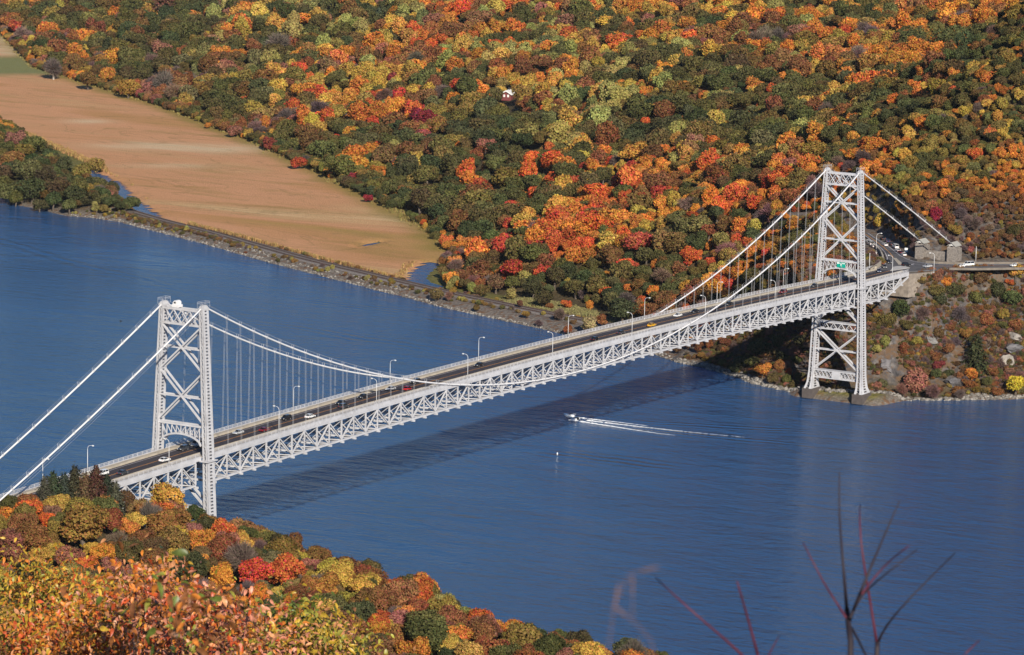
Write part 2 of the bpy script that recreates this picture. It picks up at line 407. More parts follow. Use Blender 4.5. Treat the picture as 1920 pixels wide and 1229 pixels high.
M_RIVER = river_material()
b = MB(); b.add([(-700,-6000,0),(4000,-6000,0),(4000,7000,0),(-700,7000,0)], [(0,1,2,3)])
tag(b.build('river', M_RIVER), kind='structure')

# ------------------------------------------------------------------ marsh of reeds
def marsh_material():
    mt, nt, ns, ls, bs = new_mat('reed_marsh')
    tc = ns.new('ShaderNodeTexCoord'); vec = tc.outputs['Object']
    mp = ns.new('ShaderNodeMapping'); ls.new(vec, mp.inputs[0]); mp.inputs['Rotation'].default_value = (0, 0, 0.62); mp.inputs['Scale'].default_value = (1.0, 0.22, 1)
    big = noise(ns, ls, 0.011, 5, 0.55, vec=mp.outputs[0], dist=0.6); mid = noise(ns, ls, 0.05, 5, 0.6, vec=mp.outputs[0], dist=0.5); fine = noise(ns, ls, 0.8, 6, 0.7, vec=vec)
    c = ramp(ns, ls, big.outputs[0], [(0.28, (0.42,0.27,0.09)), (0.42, (0.52,0.27,0.12)), (0.5, (0.61,0.315,0.165)), (0.6, (0.57,0.30,0.15)), (0.68, (0.58,0.36,0.18)), (0.78, (0.74,0.55,0.33))]).outputs[0]
    g = ramp(ns, ls, mid.outputs[0], [(0.52, (0,0,0)), (0.68, (0.45,0.45,0.45))]).outputs[0]
    c = mixc(ns, ls, g, c, (0.27,0.20,0.055))
    at = ns.new('ShaderNodeVertexColor'); at.layer_name = 'zone'; sep = ns.new('ShaderNodeSeparateColor'); ls.new(at.outputs[0], sep.inputs[0])
    c = mixc(ns, ls, sep.outputs[0], c, (0.26,0.205,0.05))
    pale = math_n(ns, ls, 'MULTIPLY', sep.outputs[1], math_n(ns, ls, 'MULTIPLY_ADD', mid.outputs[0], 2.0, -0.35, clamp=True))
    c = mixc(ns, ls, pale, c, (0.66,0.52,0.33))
    c = mixc(ns, ls, sep.outputs[2], c, (0.22,0.22,0.09))
    ch = noise(ns, ls, 0.018, 3, 0.5, vec=mp.outputs[0], dist=2.5); cl = ramp(ns, ls, ch.outputs[0], [(0.485, (0,0,0)), (0.5, (0.35,)*3), (0.515, (0,0,0))]).outputs[0]
    c = mixc(ns, ls, cl, c, (0.20,0.15,0.055))
    f = ramp(ns, ls, fine.outputs[0], [(0.3, (0.8,)*3), (0.7, (1.15,)*3)]).outputs[0]
    c = mixc(ns, ls, 1.0, c, f, 'MULTIPLY')
    ls.new(c, bs.inputs['Base Color']); bs.inputs['Roughness'].default_value = 1.0; bs.inputs['Specular IOR Level'].default_value = 0.05
    b = ns.new('ShaderNodeBump'); b.inputs['Distance'].default_value = 0.7; ls.new(fine.outputs[0], b.inputs['Height']); ls.new(b.outputs[0], bs.inputs['Normal'])
    return mt
MARSH = [(1780,1545),(1489,1262),(1316,1002),(1169,810),(1060,680),(953,560),(860,458),(796,404),(766,372),(748,372),(735,384),(700,368),(676,357),(688,389),(701,419),(720,452),(734,484),(746,514),(763,549),(783,594),(826,640),(867,684),(918,731),(942,765),(975,795),(1090,950),(1150,1120),(1250,1500),(1400,1900),(1900,2100)]
def marsh():
    xs = np.arange(668, 1950, 4.5); ys = np.arange(315, 2110, 4.5)
    X, Y = np.meshgrid(xs, ys); X = X+RNG.uniform(-1.2, 1.2, X.shape); Y = Y+RNG.uniform(-1.2, 1.2, Y.shape)
    n, k = X.shape; ins = inpoly(X, Y, MARSH)
    cg = np.minimum(pdist(X, Y, CHANNEL)-5.5, np.minimum(pdist(X, Y, CREEK)-5, pdist(X, Y, POOL)-4))
    ed = pdist(X, Y, MARSH+MARSH[:1])
    Z = 1.25+0.22*fbm(X, Y, 30, 3, 31)+RNG.uniform(-0.12, 0.12, X.shape)
    ok = ins & (cg > 0)
    Z = np.where(ok, Z, 0.1)
    dl = pdist(X, Y, [(1900,6000),(2100,1900),(1755,1521),(1489,1262),(1316,1002),(1169,810),(1060,680),(953,560),(860,458),(790,400)])
    edge = sstep(22, 4, dl+6*fbm(X, Y, 20, 3, 33))*0.8
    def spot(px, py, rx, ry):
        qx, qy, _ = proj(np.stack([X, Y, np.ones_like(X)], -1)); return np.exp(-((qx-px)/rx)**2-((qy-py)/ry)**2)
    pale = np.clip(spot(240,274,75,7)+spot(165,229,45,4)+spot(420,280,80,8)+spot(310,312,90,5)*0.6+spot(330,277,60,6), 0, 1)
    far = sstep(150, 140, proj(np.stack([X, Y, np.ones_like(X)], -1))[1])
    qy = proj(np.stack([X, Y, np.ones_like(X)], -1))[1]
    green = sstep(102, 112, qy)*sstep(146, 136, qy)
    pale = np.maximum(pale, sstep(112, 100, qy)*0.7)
    i = np.arange(n*k).reshape(n, k); F = np.stack([i[:-1,:-1].ravel(), i[:-1,1:].ravel(), i[1:,1:].ravel(), i[1:,:-1].ravel()], 1)
    F = F[ok.ravel()[F].any(1)]; V = np.stack([X.ravel(), Y.ravel(), Z.ravel()], 1); z = np.stack([edge.ravel(), pale.ravel(), green.ravel()], 1)
    used = np.unique(F); mp = np.full(len(V), -1); mp[used] = np.arange(len(used)); V = V[used]; F = mp[F]; z = z[used]
    me = np_mesh('marsh', V, F, mat=marsh_material())
    ca = me.color_attributes.new('zone', 'FLOAT_COLOR', 'POINT')
    ca.data.foreach_set('color', np.concatenate([z, np.ones((len(z), 1))], 1).astype(np.float32).ravel())
    tag(link(bpy.data.objects.new('marsh', me)), kind='structure')
marsh()
# ------------------------------------------------------------------ trees
def leaf_material():
    mt = bpy.data.materials.new('leaves'); mt.use_nodes = True; nt = mt.node_tree; ns, ls = nt.nodes, nt.links
    bs = ns['Principled BSDF']
    at = ns.new('ShaderNodeAttribute'); at.attribute_type = 'INSTANCER'; at.attribute_name = 'leaf_color'
    lv = ns.new('ShaderNodeAttribute'); lv.attribute_type = 'GEOMETRY'; lv.attribute_name = 'leaf_tone'
    hs = ns.new('ShaderNodeHueSaturation'); ls.new(at.outputs['Color'], hs.inputs['Color'])
    sp = ns.new('ShaderNodeSeparateColor'); ls.new(lv.outputs['Color'], sp.inputs[0])
    ls.new(math_n(ns, ls, 'MULTIPLY_ADD', sp.outputs[0], 0.09, 0.455), hs.inputs['Hue'])
    ls.new(math_n(ns, ls, 'MULTIPLY_ADD', sp.outputs[1], 1.0, 0.5), hs.inputs['Value'])
    ls.new(hs.outputs[0], bs.inputs['Base Color']); bs.inputs['Roughness'].default_value = 0.7; bs.inputs['Specular IOR Level'].default_value = 0.18
    tr = ns.new('ShaderNodeBsdfTranslucent'); ls.new(hs.outputs[0], tr.inputs[0])
    mx = ns.new('ShaderNodeMixShader'); mx.inputs[0].default_value = 0.22
    ls.new(bs.outputs[0], mx.inputs[1]); ls.new(tr.outputs[0], mx.inputs[2]); ls.new(mx.outputs[0], ns['Material Output'].inputs[0])
    return mt
M_LEAF = leaf_material()
M_BARK = paint('bark', (0.11,0.085,0.065), 0.95, 0.4, 2.0)
M_BARK_PALE = paint('pale_bark', (0.42,0.38,0.33), 0.9, 0.3, 2.0)
def quads(C, N, size, rng, asp=1.0):
    """leaf clumps: one bent four-cornered blade at every C facing N"""
    n = len(C); N = N/np.linalg.norm(N, axis=1, keepdims=True)
    r = rng.normal(size=(n, 3)); a = np.cross(N, r); a /= np.linalg.norm(a, axis=1, keepdims=True); b = np.cross(N, a)
    s = (size*rng.uniform(0.6, 1.35, n))[:, None]; a = a*s; b = b*s*asp
    k = rng.uniform(-0.35, 0.35, (n, 1))*s
    V = np.stack([C-a*0.5+N*k, C-b*0.55-N*k*0.5, C+a*0.5+N*k, C+b*0.55-N*k*0.5], 1).reshape(-1, 3)
    F = np.arange(4*n).reshape(n, 4); return V, F
def crown_points(rng, kind, n, lumps=1.0):
    """points and outward directions on a lumpy crown of radius about 1"""
    if kind == 'round': nb, hv, sp = 10, 0.80, 0.62
    elif kind == 'spread': nb, hv, sp = 13, 0.60, 0.74
    elif kind == 'tall': nb, hv, sp = 11, 1.35, 0.52
    else: nb, hv, sp = 9, 0.9, 0.6
    nb = int(nb*lumps)
    B = rng.normal(size=(nb, 3)); B /= np.linalg.norm(B, axis=1, keepdims=True); B *= (rng.uniform(0.15, 1, nb)**0.5)[:, None]*sp
    B[:, 2] = B[:, 2]*hv*0.95+0.05; R = rng.uniform(0.24, 0.52, nb)/lumps**0.33; tone = rng.uniform(0, 1, nb)
    B[:, :2] *= rng.uniform(0.8, 1.15, 2)
    P = []; D = []; T = []; tot = 0
    while tot < n:
        i = rng.choice(nb, 600, p=R**2/np.sum(R**2)); d = rng.normal(size=(600, 3)); d[:, 2] += 0.25; d /= np.linalg.norm(d, axis=1, keepdims=True)
        rr = R[i]*np.where(rng.uniform(size=600) < 0.2, rng.uniform(1.0, 1.28, 600), rng.uniform(0.78, 1.04, 600)); p = B[i]+d*rr[:, None]*np.array([1, 1, 0.85])
        q = np.linalg.norm((p[:, None, :]-B[None])/np.array([1, 1, 0.85]), axis=2)/R[None]
        ok = q.min(1) > 0.70; P.append(p[ok]); D.append(d[ok]); T.append(tone[i][ok]); tot += ok.sum()
    P = np.concatenate(P)[:n]; D = np.concatenate(D)[:n]
    crown_points.tone = np.concatenate(T)[:n]
    return P, D, B, R
def finish(name, V, F, nleaf, rng, tone=None, mats=None):
    me = np_mesh(name, V, F, mat=mats or [M_LEAF])
    ca = me.color_attributes.new('leaf_tone', 'FLOAT_COLOR', 'POINT')
    t = rng.uniform(0, 1, (nleaf, 3))
    if tone is not None: t[:, 1] = 0.5*t[:, 1]+0.5*tone; t[:, 0] = 0.6*t[:, 0]+0.4*np.roll(tone, 3)
    t = np.repeat(t, 4, 0)
    full = np.full((len(V), 4), 0.5); full[:len(t), :3] = t; full[:, 3] = 1
    ca.data.foreach_set('color', full.astype(np.float32).ravel()); return me
def crown_mesh(name, kind, n, size, seed):
    rng = np.random.default_rng(seed)
    if kind == 'conifer':
        h = rng.uniform(0, 1, n)**1.25; ang = rng.uniform(0, 2*np.pi, n)
        whorl = np.round(h*9+rng.normal(size=n)*0.22)/9; r = (1-h)**0.55*0.72+0.06
        rr = r*np.sqrt(rng.uniform(0.12, 1, n)); lob = 1+0.3*np.sin(ang*3+whorl*23)
        z = whorl*2.0-0.85-0.22*rr+rng.uniform(-0.14, 0.14, n)+0.12*np.sin(ang*3+seed)
        C = np.stack([rr*lob*np.cos(ang), rr*lob*np.sin(ang), z], 1)
        N = np.stack([np.cos(ang)*0.6, np.sin(ang)*0.6, np.full(n, 0.8)], 1)+rng.normal(size=(n, 3))*0.35
        V, F = quads(C, N, size, rng, 0.5)
        return finish(name, V, F, n, rng)
    if kind == 'bare':
        # twigs: thin blades fanning outwards from the middle, a few last leaves
        P, D, B, R = crown_points(rng, 'round', n); Q = P*rng.uniform(0.45, 0.85, (n, 1))
        up = (P-Q)+rng.normal(size=(n, 3))*0.10; side = np.cross(up, rng.normal(size=(n, 3))); side /= np.linalg.norm(side, axis=1, keepdims=True); w = size*0.16
        V = np.stack([Q-side*w, Q+side*w, Q+up*1.1+side*w*0.3, Q+up*1.1-side*w*0.3], 1).reshape(-1, 3); F = np.arange(4*n).reshape(n, 4)
        return finish(name, V, F, n, rng)
    P, D, B, R = crown_points(rng, kind, n, 2.3 if n > 3000 else 1.7); tone = crown_points.tone
    V, F = quads(P, D+rng.normal(size=D.shape)*0.75, size, rng)
    return finish(name, V, F, n, rng, tone)
def trunk_mesh(name, seed, mat, top=0.35, thick=0.10, limbs=4):
    """unit trunk: from the ground at z = -1.6 into a crown centred on the origin"""
    rng = np.random.default_rng(seed); b = MB()
    pts = [np.array([rng.normal()*0.03*k, rng.normal()*0.03*k, -1.6+k*(1.6+top)/4]) for k in range(5)]
    b.tube(pts, [thick*1.35, thick, thick*0.82, thick*0.55, thick*0.2], 7)
    for k in range(limbs):
        a = rng.uniform(0, 6.28)+k*2.4; s = pts[2]*(0.4+0.1*k)+pts[3]*(0.6-0.1*k); L = rng.uniform(0.45, 0.7)
        e = s+np.array([math.cos(a)*L, math.sin(a)*L, rng.uniform(0.3, 0.6)])
        b.tube([s, (s+e)/2+np.array([0, 0, 0.06]), e], [thick*0.45, thick*0.3, thick*0.08], 5)
    return b.mesh(name, mat)
KINDS = ['round','round','spread','spread','tall','round','spread','tall','conifer','conifer','bare','bare']
FAR = [crown_mesh('crown', k, 2000 if k != 'conifer' else 1300, 0.118 if k not in ('conifer',) else 0.16, 100+i) for i, k in enumerate(KINDS)]
NEAR = [crown_mesh('crown', k, 5200 if k != 'conifer' else 4200, 0.082 if k != 'conifer' else 0.11, 200+i) for i, k in enumerate(KINDS)]
TRUNKS = [trunk_mesh('trunk', 300+i, M_BARK) for i in range(3)]+[trunk_mesh('trunk', 310, M_BARK_PALE, thick=0.085, limbs=6)]
PAL = {  # leaf colours
 'olive': (0.092,0.088,0.028), 'green': (0.055,0.068,0.026), 'yellow_green': (0.30,0.28,0.085), 'pale_yellow': (0.40,0.34,0.15), 'gold': (0.50,0.32,0.065),
 'tawny': (0.25,0.17,0.042), 'orange': (0.54,0.205,0.038), 'red_orange': (0.54,0.12,0.034), 'red': (0.43,0.062,0.030), 'crimson': (0.24,0.018,0.035),
 'rust': (0.22,0.092,0.036), 'brown': (0.13,0.075,0.036), 'mauve': (0.15,0.105,0.10), 'pink': (0.30,0.12,0.085), 'pine': (0.028,0.042,0.024), 'blue_pine': (0.045,0.066,0.052), 'yellow': (0.55,0.40,0.04)}
WORD = {'olive':'olive green','green':'dark green','yellow_green':'yellow-green','pale_yellow':'pale yellow','gold':'golden yellow','tawny':'tawny olive','orange':'bright orange','red_orange':'orange-red','red':'bright red',
 'crimson':'crimson','rust':'rust brown','brown':'dull brown','mauve':'greyish half-bare','pink':'pinkish rust','pine':'dark conifer','blue_pine':'bluish conifer','yellow':'lemon yellow'}
def kind_for(col, rng):
    if col in ('pine', 'blue_pine'): return int(rng.choice([8, 9]))
    if col == 'mauve': return int(rng.choice([10, 11]))
    if col in ('gold', 'yellow_green', 'pale_yellow'): return int(rng.choice([0, 4, 5, 7, 4]))
    if col in ('olive', 'green', 'tawny', 'brown'): return int(rng.choice([0, 1, 2, 3, 6]))
    return int(rng.choice([0, 1, 2, 4, 5, 6]))
def jitter(c, rng, a=0.16):
    b2 = list(PAL)[int(rng.integers(11))]; m = rng.uniform(0, 0.22)
    c = (np.array(PAL[c])*(1-m)+np.array(PAL[b2])*m)*rng.uniform(1-a, 1+a); return np.clip(c*(1+rng.normal(size=3)*0.06), 0.005, 0.9)
TREES = []   # (position of the crown centre, radius, colour, zone, pixel)
def plant(P, rad, col, zone, near=False, hz=1.0):
    """one tree as a thing: Empty on the ground, crown and trunk as parts"""
    rng = np.random.default_rng(int(abs(P[0])*31+abs(P[1])*17)+5)
    k = kind_for(col, rng); rad = rad*(1.55 if KINDS[k] == 'conifer' else 1.0); cz = rad*(1.05 if KINDS[k] != 'conifer' else 1.25)
    gz = float(ground(P[0], P[1])); root = empty('tree', (P[0], P[1], gz-0.3), rng.uniform(0, 6.28))
    root.name = 'conifer' if KINDS[k] == 'conifer' else 'broadleaf_tree'
    dz = max(P[2]-gz, rad*0.55)+0.3
    c = link(bpy.data.objects.new('crown', (NEAR if near else FAR)[k]), root); c.location = (0, 0, dz)
    c.scale = (rad*rng.uniform(0.92, 1.1), rad*rng.uniform(0.92, 1.1), rad*rng.uniform(0.9, 1.08)*hz)
    c['leaf_color'] = [float(v) for v in jitter(col, rng, 0.1)]
    t = link(bpy.data.objects.new('trunk', TRUNKS[3] if col == 'mauve' else TRUNKS[int(rng.integers(3))]), root)
    t.location = (0, 0, dz); t.scale = (rad*0.8, rad*0.8, dz/1.6)
    TREES.append((root, P, rad, col, zone)); return root
CAND = []    # (pixel width, position, radius, colour, zone, pixel)
def plant_px(px, py, w, col, zone, near=False, tmin=600, tmax=4200):
    """note a tree whose crown is seen at a pixel, w pixels wide"""
    o = 6.0
    for _ in range(3):
        P = hit(px, py, o, tmin, tmax)
        if P is None: return
        rad = 0.5*w*np.linalg.norm(P-CAM)/FPX*1.08
        o = max(rad*1.0, 1.6)
    if (P[0] < 250) != near: return
    CAND.append((w, P, rad, col, zone, (px, py)))
NEAR_LIST = """158 983 112 tawny;62 1007 75 rust;24 1015 50 mauve;5 1005 30 pale_yellow;171 1031 35 gold;203 1031 42 rust;
225 1018 44 mauve;128 1045 58 pink;163 1058 42 red_orange;124 1074 36 red;214 1090 42 orange;211 1060 50 pink;11 1069 36 red_orange;40 1055 46 rust;385 977 26 red;408 982 30 rust;421 972 34 green;448 992 42 rust;320 980 78 rust;
322 1015 70 tawny;378 1013 60 orange;420 1030 70 brown;456 1022 50 gold;486 1033 40 mauve;531 1034 74 olive;594 1044 60 olive;353 1061 74 green;418 1086 64 orange;476 1073 68 red;534 1070 78 red_orange;554 1085 30 mauve;559 1113 50 rust;597 1095 44 mauve;624 1083 50 olive;488 1123 56 orange;
521 1111 30 gold;564 1141 50 pink;501 1146 60 green;526 1143 40 red;599 1151 75 gold;637 1131 44 crimson;611 1050 30 olive;640 1073 40 olive;695 1073 60 olive;684 1113 68 gold;746 1115 50 tawny;764 1098 60 olive;717 1160 42 red;742 1152 36 mauve;806 1162 45 orange;840 1174 36 orange;
830 1133 54 yellow_green;872 1159 46 yellow_green;899 1163 38 rust;919 1175 34 rust;806 1100 14 orange;804 1195 100 olive;746 1199 70 tawny;914 1199 50 pink;979 1202 90 tawny;1041 1222 45 gold;1048 1199 50 olive;1088 1203 50 olive;1118 1222 45 gold;1152 1212 34 olive;1176 1222 44 olive;670 1212 36 rust;650 1185 40 orange;700 1200 44 brown;
270 1010 50 rust;285 1050 60 rust;250 1075 50 pink;90 1085 60 rust;60 1110 60 orange;180 1110 60 gold;300 1105 70 brown;380 1120 60 rust;440 1135 60 orange;400 1160 60 green;560 1180 60 orange;630 1170 50 gold;480 1190 70 rust;860 1215 60 olive;930 1222 50 tawny;1010 1226 40 olive;330 1040 40 gold;470 1052 40 orange;655 1105 34 olive;780 1140 40 rust"""
FAR_LIST = """797 253 30 red_orange;829 240 26 orange;1063 227 55 gold;1101 224 36 yellow_green;1151 203 40 yellow_green;1084 177 44 gold;1022 171 46 gold;1113 139 36 yellow_green;1151 145 40 yellow_green;1133 168 40 yellow_green;1183 162 36 gold;931 92 34 yellow_green;1002 86 30 yellow_green;1031 92 40 orange;893 95 36 yellow_green;890 130 42 rust;934 127 46 rust;902 350 40 red;961 388 30 red;925 376 26 orange;981 318 34 orange;1034 338 36 red_orange;1002 365 36 red_orange;1166 315 30 gold;1110 318 24 orange;1090 332 24 crimson;1066 306 26 yellow_green;1090 262 28 orange;1148 262 36 rust;1031 277 30 red_orange;911 274 46 pink;931 256 16 orange;873 324 26 gold;773 306 26 gold;756 315 22 gold;720 203 32 yellow_green;805 171 36 gold;712 148 40 gold;1133 110 34 pink;1166 95 20 red_orange;1110 382 40 orange;1078 382 36 orange;1046 400 40 red_orange;876 163 56 olive;912 206 60 green;858 190 34 olive;1008 227 50 olive;972 300 46 olive;1022 303 40 olive;788 376 56 green;
855 481 22 red;917 460 30 red;956 444 20 red;925 512 16 orange;873 440 28 gold;855 500 34 mauve;956 552 30 yellow_green;1071 508 22 gold;1133 487 30 orange;1200 456 56 red;1170 446 42 red_orange;1154 508 26 yellow_green;1185 503 28 red;1137 551 30 red_orange;1180 542 24 orange;1105 573 20 orange;1063 571 22 red_orange;1167 578 56 green;1102 608 38 pale_yellow;1089 456 28 red_orange;1110 477 20 gold;1065 485 26 red;1213 478 40 olive;1010 470 44 olive;1040 520 44 green;1000 505 40 olive;1290 480 40 red_orange;1265 377 30 red;1272 388 28 gold;1243 400 30 orange;1296 376 28 orange;1240 420 34 gold;1195 415 36 orange;1222 330 40 rust;1345 400 40 green;1330 436 36 rust;1310 370 40 olive;
1368 306 40 orange;1360 376 30 gold;1383 389 22 orange;1441 345 34 red;1430 366 28 orange;1472 347 42 tawny;1417 423 34 gold;1412 440 38 green;1352 454 46 tawny;1375 535 30 red;1456 386 28 orange;1308 480 32 red_orange;1550 295 28 orange;1578 314 22 red;1482 311 40 pink;1529 358 40 mauve;1310 332 26 gold;1440 300 50 olive;1400 330 40 olive;
1510 42 40 yellow_green;1560 68 26 red_orange;1591 83 36 orange;1521 87 16 gold;1638 182 28 red;1661 169 24 orange;1646 219 30 orange;1732 167 30 gold;1745 148 28 rust;1534 268 30 orange;1549 294 22 orange;1508 234 32 yellow_green;1888 39 32 orange;1836 31 38 orange;1828 289 26 red_orange;1904 310 22 gold;1703 247 26 gold;1768 289 28 tawny;1718 361 26 gold;1732 366 24 orange;1755 402 28 crimson;1778 414 34 rust;1792 432 28 tawny;1650 414 24 gold;1883 370 30 rust;1690 320 30 green;1670 250 40 olive;1590 150 46 green;1575 190 36 olive;1620 120 34 rust;1780 200 30 olive;1850 150 30 orange;1800 90 32 olive;1740 60 30 orange;1690 90 30 olive;1870 220 28 gold;1810 240 28 olive;1665 40 34 olive;1770 20 34 orange;
1264 168 20 red_orange;1276 150 16 red;1317 167 20 red;1268 245 50 yellow_green;1270 262 30 gold;1305 268 40 pink;1331 95 44 gold;1408 80 30 yellow_green;1490 112 34 yellow_green;1500 242 46 yellow_green;1412 160 40 orange;1380 55 42 rust;1388 25 42 olive;1460 55 26 gold;1312 25 40 gold;1350 25 36 orange;1370 192 28 gold;1350 215 24 orange;1535 150 30 olive;1490 150 36 pink;1443 216 12 crimson;1420 105 26 rust;1205 78 26 gold;1215 40 36 pink;1218 150 24 yellow_green;1225 208 36 gold;1210 230 24 red_orange;1300 125 50 olive;1250 105 60 olive;1390 230 60 green;1440 190 40 olive;1325 205 50 olive;1460 250 50 green;1540 200 36 green;1235 195 50 green;1390 285 40 orange;
164 82 26 gold;137 92 22 orange;208 36 22 gold;243 55 30 yellow_green;314 89 24 gold;465 17 46 orange;393 24 26 orange;362 29 22 orange;103 114 18 crimson;337 174 32 orange;355 202 18 rust;376 166 36 tawny;441 246 28 pink;390 236 14 orange;308 14 50 blue_pine;48 16 20 blue_pine;448 147 20 pink;100 130 40 mauve;165 150 40 olive;240 165 40 tawny;430 110 40 olive;
655 132 44 gold;625 147 28 gold;600 172 36 gold;612 190 40 gold;700 150 44 gold;575 208 30 gold;632 190 36 gold;770 135 50 gold;688 118 36 yellow_green;550 60 56 yellow_green;595 35 46 gold;640 45 30 gold;670 35 50 olive;592 72 18 crimson;650 80 30 green;620 105 24 orange;515 188 34 gold;558 168 34 yellow_green;520 55 22 red;710 33 26 blue_pine;731 42 20 gold;755 38 34 yellow_green;800 65 24 red;840 32 34 orange;815 33 22 gold;850 60 50 rust;900 35 50 rust;610 220 42 red_orange;660 205 28 rust;700 232 30 red;718 205 34 yellow_green;635 235 40 green;665 250 32 gold;635 258 18 red;603 268 20 red;710 275 24 red_orange;715 250 46 olive;770 248 24 orange;830 155 30 yellow_green;505 270 30 crimson;560 270 30 tawny;640 310 60 green;
690 330 24 red_orange;652 340 16 gold;700 350 36 olive;745 340 36 green;560 305 30 red;635 318 18 orange;690 372 20 crimson;740 360 20 orange;800 330 50 olive;820 400 40 green;1170 360 40 olive;1130 330 40 olive;880 410 44 olive;920 415 40 green;850 350 40 olive;760 280 44 olive;500 150 50 olive;450 200 46 olive;540 240 40 olive;400 180 36 olive"""
ISLAND_LIST = """30 262 44 pink;62 272 50 olive;15 280 40 olive;25 300 44 tawny;8 325 40 green;50 320 50 green;85 330 50 green;120 310 40 green;155 322 46 tawny;180 310 36 tawny;185 345 36 olive;212 352 30 green;208 360 34 brown;110 350 50 green;60 355 50 green;20 360 44 green;140 365 46 green;100 375 40 green;165 345 34 green;30 372 36 olive;130 385 34 green;75 385 34 green;148 350 40 olive;5 345 40 olive;95 300 26 yellow_green;178 387 20 yellow_green;195 392 22 olive;235 390 16 green;45 285 40 olive"""
BANK_LIST = """1905 508 36 gold;1893 530 18 red_orange;1870 545 40 green;1775 529 22 orange;1790 545 36 green;1755 545 34 olive;1830 560 34 olive;1900 560 36 green;1840 520 34 brown;1760 560 30 green;1905 722 44 yellow;1822 702 26 orange;1830 672 44 pine;1862 700 24 rust;1850 715 22 olive;1760 560 16 gold;1690 580 40 green;1665 600 30 olive;1700 610 26 olive;1660 640 22 yellow_green;1645 655 22 yellow_green;1760 685 24 crimson;1755 700 22 green;1780 700 20 green;1695 655 26 rust;1720 715 50 pink;1690 730 26 mauve;1750 735 30 mauve;1655 720 24 green;1800 740 20 mauve;1870 735 22 rust;1780 655 24 rust;1730 590 30 mauve;1800 590 34 mauve;1850 600 34 rust;1880 590 30 tawny;1905 610 26 rust;1810 625 26 tawny;1760 625 26 brown;1720 640 24 tawny;
1430 692 34 orange;1462 686 24 rust;1480 698 16 red_orange;1450 710 30 olive;1475 712 24 olive;1465 670 24 green;1410 680 26 green;1425 655 40 green;1390 680 26 green;1500 705 20 olive;1490 660 26 mauve;1375 690 24 green;1460 640 34 green;1500 640 26 green;1290 645 22 rust;1310 650 24 rust;1330 640 26 mauve;1350 630 26 rust;1270 655 18 brown;1375 620 30 rust;1315 668 16 tawny;
1130 600 26 rust;1065 618 22 rust;1100 628 20 mauve;985 590 16 tawny;1010 606 16 mauve;893 578 16 green;818 552 26 brown;842 556 18 mauve;850 545 18 tawny;870 520 34 brown;890 500 34 mauve;930 530 40 brown;905 545 26 olive;885 540 22 yellow_green;842 535 16 yellow_green;960 530 36 olive;1020 560 40 green;1000 540 40 green;1050 590 24 mauve;1080 540 40 olive;975 570 16 brown;1030 575 16 rust;830 510 24 brown;860 515 26 brown;1130 525 40 olive;1230 560 36 green;1200 535 36 olive;1210 580 26 red_orange"""
def parse(s):
    for r in s.replace('\n', '').split(';'):
        a = r.split()
        if len(a) == 4: yield float(a[0]), float(a[1]), float(a[2]), a[3]
for px, py, w, c in parse(NEAR_LIST): plant_px(px, py, w, c, 'near', near=True, tmin=700, tmax=1400)
for nm, L in (('hill', FAR_LIST), ('point', ISLAND_LIST), ('bank', BANK_LIST)):
    for px, py, w, c in parse(L): plant_px(px, py, w, c, nm, tmin=1500)
for px, py, zz, h, c in ((84,938,55,15,'blue_pine'),(100,930,56,17,'pine'),(120,934,55,16,'blue_pine'),(140,928,56,17,'pine'),(160,936,55,16,'blue_pine'),(180,930,56,18,'pine'),(200,938,54,16,'pine'),(216,946,53,14,'blue_pine')):
    P = onz(px, py, zz); g = float(ground(P[0], P[1])); r_ = h/2.6/1.55; CAND.append((46, P, r_, c, 'near', (px, py)))
for px, py, zz, w, c in ((236,938,52,50,'brown'),(255,952,49,40,'tawny'),(276,964,47,44,'rust'),(310,946,48,95,'gold'),(366,964,41,54,'green'),(340,985,40,40,'olive'),(16,945,55,50,'olive'),(51,945,55,55,'rust'),(28,965,53,50,'olive'),(70,965,52,50,'tawny')):
    P = onz(px, py, zz); CAND.append((w, P, 0.5*w*1130/FPX*1.08, c, 'near', (px, py)))
CAND.sort(key=lambda c: -c[0])
for w, P, rad, col, zone, px in CAND[:300]: plant(P, rad, col, zone, zone == 'near')
SMALL = CAND[300:]
print('trees', len(TREES), 'smaller', len(SMALL))

